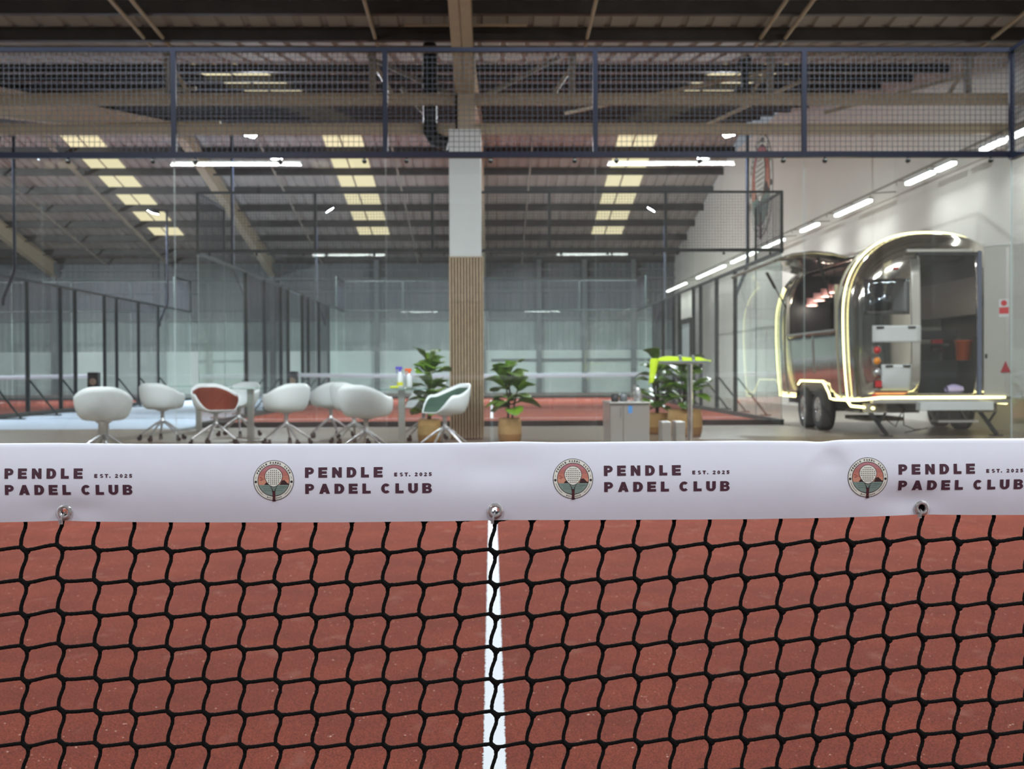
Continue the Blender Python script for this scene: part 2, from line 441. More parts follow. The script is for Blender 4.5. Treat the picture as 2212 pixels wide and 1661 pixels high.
for p, q in (((-1.75, 17.0, 5.45), (-0.55, 17.0, 4.9)), ((1.0, 17.0, 5.45), (-0.15, 17.0, 4.86)), ((-1.3, 17.4, 5.1), (-0.4, 17.4, 4.1))):
    build('diagonal_brace', MB().beam(p, q, 0.06, 0.06), M_STEELG, t)
for p, q in (((-7.4, 18.5, 5.2), (-4.2, 17.0, 5.0)), ((-7.2, 18.4, 4.75), (-3.9, 17.2, 4.55)), ((4.1, 17.4, 5.35), (1.3, 20.5, 5.4)), ((4.9, 18.6, 5.5), (3.4, 20.2, 5.0)), ((7.0, 17.2, 5.25), (5.2, 18.4, 4.95))):
    build('diagonal_brace', MB().beam(p, q, 0.05, 0.05), M_STEEL, t)
tag(build('secondary_beam', MB().box(XL, XR, 17.15, 17.25, 4.38, 4.50).box(XL, XR, 17.10, 17.30, 4.50, 4.52), M_STEEL, loc=None),
    'long beige beam just below and behind the lattice truss', 'steel beam')
# pipes under the far roof slope
for px, y0, y1, r, lab in ((-13.75, 36.2, 50.7, 0.07, 'beige rail running back beside the far left rooflights'),
                     (-16.4, 36.2, 50.7, 0.035, 'thin conduit running back over the left padel court'),
                     (-7.2, 36.2, 50.7, 0.03, 'thin conduit right of the walkway rafter under the roof'),
                     (1.31, 36.2, 50.7, 0.03, 'thin conduit right of the wood-clad column under the roof'),
                     (-3.1, 36.2, 50.7, 0.03, 'thin conduit beside the rooflights left of the column')):
    m = MB().tube([(px, y0, roof_h(y0)-0.33), (px, y1, roof_h(y1)-0.33)], r, 8)
    for k in range(5):
        y = y0+(y1-y0)*k/4
        m.box(px-0.01, px+0.01, y-0.02, y+0.02, roof_h(y)-0.32, roof_h(y)-0.2)
    tag(build('ceiling_conduit', m, M_STEELG), lab, 'pipe')
# flue next to the column
m = MB().tube([(-0.86, 16.95, 5.62), (-0.86, 16.95, 4.55)], 0.10, 20)
t = thing('black_flue', 'black vertical flue pipe with an elbow, left of the column near the roof', 'pipe', (-0.86, 16.95, 0))
build('pipe', m, M_BLACK, t)
build('elbow', MB().tube([(-0.86, 16.95, 4.55), (-0.86, 16.93, 4.36), (-0.80, 16.9, 4.26), (-0.68, 16.85, 4.20), (-0.60, 16.84, 4.18)], [0.1, 0.1, 0.1, 0.1, 0.1], 20), M_BLACK, t)

# column: beige stanchion, white boxing, oak slat cladding
cx0, cx1, cy0, cy1 = -0.585, -0.125, 16.4, 16.85
t = thing('column', 'tall column with white boxing above vertical oak slats', 'column', ((cx0+cx1)/2, (cy0+cy1)/2, 0))
m = MB(); xm, ym = (cx0+cx1)/2, (cy0+cy1)/2
m.box(xm-0.13, xm+0.13, ym-0.13, ym-0.115, 4.2, 5.9).box(xm-0.13, xm+0.13, ym+0.115, ym+0.13, 4.2, 5.9).box(xm-0.006, xm+0.006, ym-0.12, ym+0.12, 4.2, 5.9)
m.box(xm-0.13, xm-0.10, ym-0.13, ym+0.13, 4.2, 5.9)
build('steel_stanchion', m, M_STEEL, t)
build('white_boxing', MB().box(cx0+0.01, cx1-0.01, cy0+0.01, cy1, 2.53, 4.30), M_WHITE, t, bevel=0.004)
build('felt_backing', MB().box(cx0+0.005, cx1-0.005, cy0+0.02, cy1, 0.0, 2.53), M_FELT, t)
def slat_mb(x0, x1, y0, y1, z0, z1): return MB().box(x0, x1, y0, y1, z0, z1)
k = 11; pitch = (cx1-cx0)/k
for i in range(k):
    x0 = cx0+pitch*i+0.004
    for z0, z1 in ((0.02, 1.905), (1.91, 2.545)):
        build('slat', slat_mb(x0, x0+pitch-0.0185, cy0, cy0+0.024, z0, z1), M_OAK, t)
for i in range(12):
    y0 = cy0+0.03+0.035*i
    build('slat', slat_mb(cx1-0.006, cx1+0.014, y0, y0+0.024, 0.02, 2.545), M_OAK, t)
build('slat_strip', MB().box(xm-0.62, xm-0.22, 16.25, 16.27, 5.62, 5.64).box(xm+0.22, xm+0.62, 16.25, 16.27, 5.62, 5.64), M_STEEL, t) if False else None
tag(build('cable_tray', MB().box(-1.15, 0.5, 15.9, 15.94, 5.575, 5.60).box(-0.62, -0.60, 15.91, 15.93, 5.6, 5.72).box(0.2, 0.22, 15.91, 15.93, 5.6, 5.72), M_STEEL),
    'thin beige cable tray across the column near the roof', 'cable tray')

# black spotlight on the truss, right
p = at(1608, 175, 16.5)
t = thing('stage_spotlight', 'black spotlight hanging on the truss right of centre', 'spotlight', (p.x, 16.5, 4.84))
build('housing', MB().lathe([(0, -0.12), (0.055, -0.12), (0.075, 0.02), (0.085, 0.12), (0, 0.12)], (p.x, 16.45, 5.24), 18, axis='y'), M_BLACK, t)
build('yoke', MB().box(p.x-0.03, p.x+0.05, 16.45, 16.6, 4.85, 5.18).box(p.x-0.13, p.x+0.06, 16.42, 16.62, 4.845, 4.88), M_BLACK, t)
build('lens', MB().lathe([(0, 0), (0.065, 0)], (p.x, 16.325, 5.24), 18, axis='y'), M_CHROME, t)

# far wall door
t = thing('door_1', None, None, (XR-0.1, 47.2, 0), kind='structure')
build('door_leaf', MB().box(XR-0.12, XR-0.04, 46.2, 48.2, 0.0, 2.80), M_WHITE, t)
build('door_frame', MB().box(XR-0.16, XR-0.01, 46.0, 46.2, 0, 3.0).box(XR-0.16, XR-0.01, 48.2, 48.4, 0, 3.0).box(XR-0.16, XR-0.01, 46.2, 48.2, 2.80, 3.0), M_PURLIN, t)

# ------------------------------------------------------------------ padel courts
LIB = {}
def lib(name, mb, mats, smooth=False):
    me = bpy.data.meshes.new(name); me.from_pydata(mb.v, [], mb.f)
    me.polygons.foreach_set('material_index', mb.m); me.polygons.foreach_set('use_smooth', mb.sm); me.update()
    for m in mats: me.materials.append(m)
    LIB[name] = me; return me
def inst(me, name, parent, loc, rz=0.0):
    o = bpy.data.objects.new(name, me); COL.objects.link(o); o.parent = parent
    o.location = Vector(loc)-wloc(parent); o.rotation_euler = (0, 0, rz); return o

def glass_mesh(name, w, h):
    m = MB(); t = 0.006; g = 0.004
    x0, x1, z0, z1 = g, w-g, 0.0, h
    v = [(x0,-t,z0),(x1,-t,z0),(x1,t,z0),(x0,t,z0),(x0,-t,z1),(x1,-t,z1),(x1,t,z1),(x0,t,z1)]
    m.add(v, [(0,1,5,4),(2,3,7,6)], 0); m.add(v, [(3,2,1,0),(4,5,6,7),(1,2,6,5),(3,0,4,7)], 1)
    return lib(name, m, [M_GLASS, M_EDGE])
glass_mesh('glass_2x3', 2.0, 2.90)
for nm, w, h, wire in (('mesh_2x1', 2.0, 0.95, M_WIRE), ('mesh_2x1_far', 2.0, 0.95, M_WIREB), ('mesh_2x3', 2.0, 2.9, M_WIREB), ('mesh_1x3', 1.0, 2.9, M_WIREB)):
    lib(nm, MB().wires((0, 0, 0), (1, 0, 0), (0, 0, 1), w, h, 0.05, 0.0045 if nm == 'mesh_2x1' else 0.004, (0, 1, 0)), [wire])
lib('post_1', MB().box(-0.024, 0.024, -0.02, 0.02, 0, 1.0), [M_FRAME])
lib('post_1b', MB().box(-0.024, 0.024, -0.02, 0.02, 0, 1.0), [M_FRAMEB])
lib('post_3b', MB().box(-0.04, 0.04, -0.03, 0.03, 0, 3.0).box(-0.07, 0.07, -0.06, 0.06, 0, 0.012), [M_FRAMEB])
lib('knob', MB().lathe([(0, -0.03), (0.014, -0.028), (0.022, -0.012), (0.022, 0.012), (0.014, 0.028), (0, 0.03)], (0, 0, 0), 14, axis='y').box(-0.008, 0.008, -0.006, 0.006, 0, 0.06), [M_FRAMEB])
lib('brace', MB().beam((0.03, 0, 0.78), (0.62, 0, 0.03), 0.035, 0.035).beam((0, 0, 0.02), (0.66, 0, 0.02), 0.06, 0.02).box(0.56, 0.70, -0.06, 0.06, 0, 0.035), [M_FRAMEB])

def court(lab, x0, y0, near, tlab, sides=(-1, 1)):
    x1, y1 = x0+10.0, y0+20.0; xc, yc = (x0+x1)/2, (y0+y1)/2
    turf = thing('court_turf', tlab, 'court surface', (xc, yc, 0.0))
    build('turf', MB().box(x0, x1, y0, y1, 0.0, 0.018), M_TURF, turf)
    z = 0.0205
    def line(a, b, c, d):
        build('line_marking', MB().box(a, b, c, d, 0.0185, z), M_LINE, turf)
    for s in (-1, 1): line(x0+0.02, x1-0.02, yc+s*6.95-0.025, yc+s*6.95+0.025)
    if not near: line(xc-0.025, xc+0.025, yc-6.92, yc+6.92)
    else:
        # the centre line next to the lens: turf fibres give it a ragged edge
        rng = random.Random(3); R = []; y = yc-6.92
        rows = []
        while y < yc+6.92:
            step = 0.004 if 2.4 < y < 8.4 else 0.05
            rows.append(y); y += step
        V = []; F = []
        for y in rows:
            a = rng.gauss(0, 0.0016); b = rng.gauss(0, 0.0016)
            V += [(xc-0.0275+a+0.003, y, z), (xc+0.0275+b+0.003, y, z)]
        for i in range(len(rows)-1): F.append((2*i, 2*i+1, 2*i+3, 2*i+2))
        build('line_marking', MB().add(V, F), M_LINE, turf)
    e = thing('court_enclosure', lab, 'court enclosure', (xc, yc, 0), 'glass and mesh padel court enclosures')
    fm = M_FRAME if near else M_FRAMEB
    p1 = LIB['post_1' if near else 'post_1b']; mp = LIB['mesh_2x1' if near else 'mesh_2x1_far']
    for yy in (y0, y1):
        s = -1 if yy == y0 else 1; yg = yy
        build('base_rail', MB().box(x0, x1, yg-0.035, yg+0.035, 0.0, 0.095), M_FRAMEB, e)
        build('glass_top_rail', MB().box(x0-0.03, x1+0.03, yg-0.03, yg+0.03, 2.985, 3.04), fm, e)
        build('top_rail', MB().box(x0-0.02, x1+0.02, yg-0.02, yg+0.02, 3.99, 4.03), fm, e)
        for k in range(5):
            inst(LIB['glass_2x3'], 'glass_panel', e, (x0+2*k, yg, 0.09))
            inst(mp, 'mesh_panel', e, (x0+2*k, yg, 3.04))
            if (near and yy == y1) or (not near and yy == y0):
                for d in (0.2, 1.0, 1.8): inst(LIB['knob'], 'glass_clamp', e, (x0+2*k+d, yg, 2.955))
        for k in range(6): inst(p1, 'mesh_post', e, (x0+2*k, yg, 3.02))
    for sx in sides:
        xs = x0 if sx < 0 else x1
        build('base_rail', MB().box(xs-0.035, xs+0.035, y0, yc-1.1, 0, 0.095).box(xs-0.035, xs+0.035, yc+1.1, y1, 0, 0.095), M_FRAMEB, e)
        build('side_top_rail', MB().box(xs-0.03, xs+0.03, y0, y1, 2.96, 3.01), fm, e)
        for ya, yb in ((y0, y0+2), (y1-2, y1)):
            build('side_top_rail', MB().box(xs-0.02, xs+0.02, ya, yb, 3.99, 4.03).box(xs-0.02, xs+0.02, (yb if ya == y0 else ya)-0.02, (yb if ya == y0 else ya)+0.02, 3.0, 4.0), fm, e)
            inst(mp, 'mesh_panel', e, (xs, ya, 3.03), PI/2)
        for ya in (y0, y0+2, y1-4, y1-2): inst(LIB['glass_2x3'], 'glass_panel', e, (xs, ya, 0.09), PI/2)
        for ya in (yc-6.05, yc-4.1, yc+2.1, yc+4.1): inst(LIB['mesh_2x3'], 'mesh_panel', e, (xs, ya, 0.09), PI/2)
        for ya in (yc-2.1, yc+1.1): inst(LIB['mesh_1x3'], 'mesh_panel', e, (xs, ya, 0.09), PI/2)
        for d in (1.1, 2.1, 4.1, 6.1):
            for s in (-1, 1):
                inst(LIB['post_3b'], 'post', e, (xs, yc+s*d, 0.0))
                if d > 1.5: inst(LIB['brace'], 'foot_brace', e, (xs+sx*0.02, yc+s*d, 0.0), 0 if sx > 0 else PI)
    return e

court('near court enclosure, navy rails with mesh above clear glass right behind the net', -5.0, -8.7, True,
      'red turf of the nearest court seen through the black net, with its white centre line')
court('enclosure of the far court straight ahead, beyond the chairs and plants', -5.0, 20.3, False,
      'red turf of the far court straight ahead beyond the plants')
court('enclosure of the far left court with a row of dark posts', -20.2, 20.3, False,
      'red turf of the far left court behind the row of dark posts')

# court nets of the two far courts, with padded posts
def far_net(xc, yc, lab):
    t = thing('padel_net', lab, 'net', (xc, yc, 0), 'white-topped nets on the far courts')
    xs = [xc-4.95+9.9*i/40 for i in range(41)]
    top = lambda x: 0.87+0.045*((x-xc)/5)**2
    m = MB()
    m.grid([[(x, yc-0.006, top(x)-0.10) for x in xs], [(x, yc-0.008, top(x)-0.05) for x in xs], [(x, yc, top(x)) for x in xs], [(x, yc+0.006, top(x)-0.10) for x in xs]])
    build('net_band', m, M_BAND, t)
    m = MB()
    for i in range(240):
        x = xc-4.95+9.9*i/240; a = 0.0022
        m.add([(x-a, yc-a, 0.03), (x+a, yc-a, 0.03), (x+a, yc+a, 0.03), (x-a, yc+a, 0.03), (x-a, yc-a, top(x)-0.09), (x+a, yc-a, top(x)-0.09), (x+a, yc+a, top(x)-0.09), (x-a, yc+a, top(x)-0.09)],
              [(0,1,5,4),(1,2,6,5),(2,3,7,6),(3,0,4,7)])
    for j in range(18):
        z = 0.04+0.043*j; a = 0.0022; m.box(xc-4.95, xc+4.95, yc-a, yc+a, z-a, z+a)
    build('netting', m, M_CORD, t)
    for s in (-1, 1):
        x = xc+s*5.08
        p = build('post_pad', MB().box(x-0.14, x+0.14, yc-0.10, yc+0.10, 0.02, 0.96), M_BLACK, t, bevel=0.02)
        build('post_emblem', MB().lathe([(0, 0), (0.085, 0)], (x, yc-0.102, 0.72), 24, axis='y'), mat('emblem_tan', (176, 150, 128), 0.6), p)
far_net(0.0, 30.3, 'net of the far court straight ahead with a white top band')
far_net(-15.2, 30.3, 'net of the far left court with a padded black post at its right end')

# ------------------------------------------------------------------ lamps
def floodlight(x, y, sx, lab, aim, pw=1.0, light=True):
    """pole clipped to the outside of a court's side rail; sx = which side of the court"""
    t = thing('floodlight', lab, 'floodlight', (x, y, 0), 'pole floodlights around the courts')
    xo = x+sx*0.30
    build('pole', MB().tube([(x+sx*0.05, y, 2.35), (x+sx*0.06, y, 2.5), (xo-sx*0.02, y, 3.05), (xo, y, 3.2), (xo, y, 5.92)], 0.036, 12), M_FRAME, t)
    build('arm', MB().beam((xo, y, 5.88), (x-sx*0.02, y, 5.90), 0.04, 0.04), M_FRAME, t)
    c = Vector((x-sx*0.12, y, 5.84)); d = (Vector(aim)-c).normalized()
    q = d.to_track_quat('-Z', 'Y'); Rm = q.to_matrix()
    m = MB()
    def tb(x0, x1, y0, y1, z0, z1, mi=0):
        mm = MB().box(x0, x1, y0, y1, z0, z1); m.add([c+Rm @ Vector(v) for v in mm.v], mm.f, mi)
    tb(-0.16, 0.16, -0.12, 0.12, 0, 0.05)
    for k in range(6): tb(-0.15+0.055*k, -0.14+0.055*k, -0.11, 0.11, 0.05, 0.09)
    build('lamp_head', m, M_DARK, t)
    m = MB(); mm = MB().box(-0.145, 0.145, -0.105, 0.105, -0.012, 0.001); m.add([c+Rm @ Vector(v) for v in mm.v], mm.f)
    build('lens', m, M_FLOOD, t)
    if light:
        ld = bpy.data.lights.new('flood_beam', 'AREA'); ld.shape = 'RECTANGLE'; ld.size = 0.28; ld.size_y = 0.2
        ld.energy = P_FLOOD*pw; ld.color = (0.90, 0.95, 1.0); ld.spread = math.radians(150)
        lo = bpy.data.objects.new('flood_beam', ld); COL.objects.link(lo); lo.parent = t
        lo.location = c + d*0.03 - wloc(t); lo.rotation_mode = 'QUATERNION'; lo.rotation_quaternion = q
    return t
for sx, side in ((-1, 'left'), (1, 'right')):
    floodlight(sx*5.0, 7.2, sx, 'floodlight beside the near court, %s of the frame ahead of the net' % side, (sx*1.5, 5.5, 0), 0.3)
    floodlight(sx*5.0, -4.6, sx, 'floodlight mirrored in the near glass, %s of centre' % side, (sx*1.5, -2.5, 0), 0.35)
    floodlight(sx*5.0, 24.4, sx, 'bright floodlight high on the %s side of the far court, nearer pair' % side, (sx*1.5, 22.5, 0), 1.5)
    floodlight(sx*5.0, 36.0, sx, 'floodlight on the %s side of the far court, further pair' % side, (sx*1.2, 37.0, 0), 3.2)
floodlight(-10.2, 24.8, 1, 'floodlight on the tall pole at the left edge by the left court', (-13.5, 24, 0), 1.4)
floodlight(-10.2, 36.4, 1, 'floodlight above the left court in front of the far left rooflights', (-13.0, 37.5, 0), 3.2)
floodlight(-20.2, 30.0, -1, 'floodlight on the far side of the left court, out of the picture', (-16.0, 35, 0), 2.5)
floodlight(-10.2, -4.6, 1, 'floodlight mirrored at the left edge of the near glass', (-13.5, -4, 0))

def tube_light(name, lab, p, q, group, pw=1.0, light=True, w=0.07, drop=0.0, em=None, spread=170):
    p = Vector(p); q = Vector(q); t = thing(name, lab, 'strip light', tuple((p+q)/2), group)
    n = (q-p).normalized()
    build('housing', MB().beam(p+Vector((0, 0, 0.045)), q+Vector((0, 0, 0.045)), w+0.01, 0.035), M_WHITE, t)
    build('diffuser', MB().beam(p+n*0.02, q-n*0.02, w, 0.05), em or M_TUBE, t)
    if drop:
        m = MB()
        for s in (0.2, 0.8):
            c = p.lerp(q, s); m.tube([c+Vector((0, 0, 0.06)), (c.x, c.y, roof_h(c.y)-0.24)], 0.004, 5)
        build('hanging_wire', m, M_DARK, t)
    if light:
        L = (q-p).length; ld = bpy.data.lights.new('strip_glow', 'AREA'); ld.shape = 'RECTANGLE'; ld.size = L; ld.size_y = w
        ld.energy = P_TUBE*pw*L/1.5; ld.color = (0.97, 0.99, 1.0); ld.spread = math.radians(spread)
        lo = bpy.data.objects.new('strip_glow', ld); COL.objects.link(lo); lo.parent = t
        lo.location = Vector((0, 0, -0.035))
        lo.rotation_euler = (0, 0, math.atan2(n.y, n.x))
    return t
g = 'strip lights hung above the near court'
tube_light('strip_light', 'strip light mirrored left of centre in the near glass, short left piece', (-6.15, -0.33, 4.97), (-5.72, -0.33, 4.97), g, drop=1, pw=1.0)
tube_light('strip_light', 'long strip light mirrored left of centre in the near glass', (-5.66, -0.33, 4.97), (-4.06, -0.33, 4.97), g, drop=1, pw=1.0)
tube_light('strip_light', 'strip light mirrored left of centre in the near glass, short right piece', (-4.02, -0.33, 4.97), (-3.65, -0.33, 4.97), g, drop=1, pw=1.0)
tube_light('strip_light', 'strip light mirrored right of centre in the near glass, tiny left piece', (2.27, -0.33, 4.97), (2.42, -0.33, 4.97), g, drop=1, pw=1.0)
tube_light('strip_light', 'long strip light mirrored right of centre in the near glass', (2.46, -0.33, 4.97), (4.02, -0.33, 4.97), g, drop=1, pw=1.0)
tube_light('strip_light', 'strip light mirrored right of centre in the near glass, right piece', (4.06, -0.33, 4.97), (4.73, -0.33, 4.97), g, drop=1, pw=1.0)
for i, x in enumerate((-8.0, -5.6, -3.0, 0.6, 3.2, 5.6)):
    tube_light('strip_light', 'strip light hung over the lounge above the top of the frame, %s' % ('outermost left', 'second from left', 'third from left', 'third from right', 'second from right', 'outermost right')[i],
               (x-0.75, 10.6, 5.45), (x+0.75, 10.6, 5.45), 'strip lights over the lounge', drop=1, pw=1.5)
# the row along the right wall: start and end read off the photograph
XW = 7.40; HW = 0.96+0.4435*7.40
def y_on(px): return XW*F_PX/(px-1062.0)
segs = []
for a, b in ((2212+60, 2186), (2178, 2128), (2068, 2030), (2022, 1965), (1885, 1810), (1771, 1735), (1696, 1665), (1664, 1646), (1637, 1583), (1568, 1534), (1534, 1508), (1484, 1458), (1456, 1443), (1430, 1409), (1394, 1381), (1368, 1354), (1335, 1322)):
    segs.append((y_on(a), y_on(b)))
track_z = HW+0.14
names = ['nearest the right edge of the frame', 'cut by the court corner post', 'upper of the close pair', 'lower of the close pair',
         'long one above the caravan roof arch', 'short one above the caravan hatch', 'just right of the far court corner', 'small one at the far court corner rail', 'long one left of the raised hatch',
         'in front of the mirrored caravan arch', 'short one left of the mirrored arch', 'above the white far door', 'small one above the white far door', 'left of the white far door',
         'small one further left of the far door', 'second smallest, deep in the hall', 'smallest and deepest in the hall']
for (a, b), nm in zip(segs, names):
    if a > 49.0: continue
    tube_light('strip_light', 'strip light on the right wall track, ' + nm, (XW, a, HW), (XW, min(b, 50.5), HW), 'strip lights along the right wall', pw=0.09, w=0.09, em=M_TUBEW, spread=140)
t = thing('lighting_track', 'thin grey lighting track running back along the right wall', 'track', (XW, 20, track_z))
m = MB().beam((XW, 9.0, track_z), (XW, 50.6, track_z), 0.03, 0.03)
build('track', m, M_STEELG, t)
for k in range(27):
    y = 9.5+1.5*k; build('bracket', MB().beam((XW, y, track_z), (XR, y, track_z+0.03), 0.015, 0.02).box(XW-0.006, XW+0.006, y-0.01, y+0.01, HW+0.06, track_z), M_STEELG, t)

# ------------------------------------------------------------------ lettering and the club emblem (flat shapes in a unit frame)
def R4(x0, y0, x1, y1): return [(x0, y0), (x1, y0), (x1, y1), (x0, y1)]
def arc(cx, cy, rx, ry, ix, iy, a0, a1, n=10):
    out = []
    for i in range(n):
        t0 = math.radians(a0+(a1-a0)*i/n); t1 = math.radians(a0+(a1-a0)*(i+1)/n)
        out.append([(cx+ix*math.cos(t0), cy+iy*math.sin(t0)), (cx+rx*math.cos(t0), cy+ry*math.sin(t0)),
                    (cx+rx*math.cos(t1), cy+ry*math.sin(t1)), (cx+ix*math.cos(t1), cy+iy*math.sin(t1))])
    return out
GL = {
 'P': [R4(0,0,.40,1), R4(.4,.76,.55,1), R4(.4,.34,.55,.58)] + arc(.55,.67,.45,.33,.10,.09,-90,90),
 'E': [R4(0,0,.40,1), R4(.4,0,1,.26), R4(.4,.38,.94,.62), R4(.4,.74,1,1)],
 'N': [R4(0,0,.33,1), R4(.67,0,1,1), [(.33,1),(.33,.45),(.67,0),(.67,.55)]],
 'D': [R4(0,0,.38,1), R4(.38,.75,.48,1), R4(.38,0,.48,.25)] + arc(.48,.5,.52,.5,.14,.25,-90,90),
 'L': [R4(0,0,.44,1), R4(.44,0,1,.27)],
 'A': [[(0,0),(.34,0),(.56,.74),(.5,1),(.34,1)], [(1,0),(.66,1),(.5,1),(.44,.74),(.66,0)], R4(.27,.17,.73,.38)],
 'C': arc(.5,.5,.5,.5,.15,.24,42,318,18),
 'U': [R4(0,.38,.37,1), R4(.63,.38,1,1)] + arc(.5,.38,.5,.38,.13,.13,180,360),
 'B': [R4(0,0,.38,1), R4(.38,.79,.58,1), R4(.38,.42,.60,.62), R4(.38,0,.60,.22)] + arc(.56,.74,.40,.26,.07,.06,-80,90) + arc(.59,.30,.41,.30,.08,.09,-90,90),
 'S': arc(.5,.72,.5,.28,.16,.07,25,270) + arc(.5,.28,.5,.28,.16,.07,-155,90),
 'T': [R4(0,.74,1,1), R4(.31,0,.69,.74)],
 '.': [R4(0,0,1,.30)],
 '2': arc(.5,.68,.5,.32,.14,.09,-25,180) + [[(.0,.0),(.42,.22),(.97,.55),(.62,.60),(.0,.24)], R4(0,0,1,.25)],
 '0': arc(.5,.5,.5,.5,.16,.25,0,360,18),
 '5': [R4(.08,.76,.95,1), R4(.08,.44,.42,.78)] + arc(.46,.33,.54,.33,.16,.10,-165,120),
}
def glyph(ch, x0, x1, y0, y1, f=None):
    out = []
    for poly in GL[ch]:
        q = [(x0+(x1-x0)*u, y0+(y1-y0)*v) for u, v in poly]
        out.append([f(*p) for p in q] if f else q)
    return out

def drape(name, shapes, mats, fn, parent, cut=None, loc=None):
    """shapes: (polygon, material index, layer). fn(u, v, layer) -> world point"""
    bm = bmesh.new(); lay = bm.verts.layers.int.new('lay')
    for poly, mi, ly in shapes:
        vs = [bm.verts.new((u, v, 0)) for u, v in poly]
        for v in vs: v[lay] = ly
        try:
            f = bm.faces.new(vs); f.material_index = mi
        except ValueError: pass
    bm.normal_update()
    if cut:
        us = [v.co.x for v in bm.verts]; vs_ = [v.co.y for v in bm.verts]
        for ax, lo, hi in ((0, min(us), max(us)), (1, min(vs_), max(vs_))):
            k = math.ceil(lo/cut[ax])
            while k*cut[ax] < hi:
                co = (k*cut[ax], 0, 0) if ax == 0 else (0, k*cut[ax], 0); no = (1, 0, 0) if ax == 0 else (0, 1, 0)
                bmesh.ops.bisect_plane(bm, geom=bm.verts[:]+bm.edges[:]+bm.faces[:], plane_co=co, plane_no=no, dist=1e-7)
                k += 1
        # new verts inherit no layer: take it from their faces' other verts
        for f in bm.faces:
            l = max(v[lay] for v in f.verts)
            for v in f.verts: v[lay] = max(v[lay], l)
    off = wloc(parent) if parent else Vector((0, 0, 0))
    for v in bm.verts: v.co = Vector(fn(v.co.x, v.co.y, v[lay])) - off
    bmesh.ops.triangulate(bm, faces=[f for f in bm.faces if len(f.verts) > 4])
    me = bpy.data.meshes.new(name); bm.to_mesh(me); bm.free()
    return link(name, me, mats, parent)

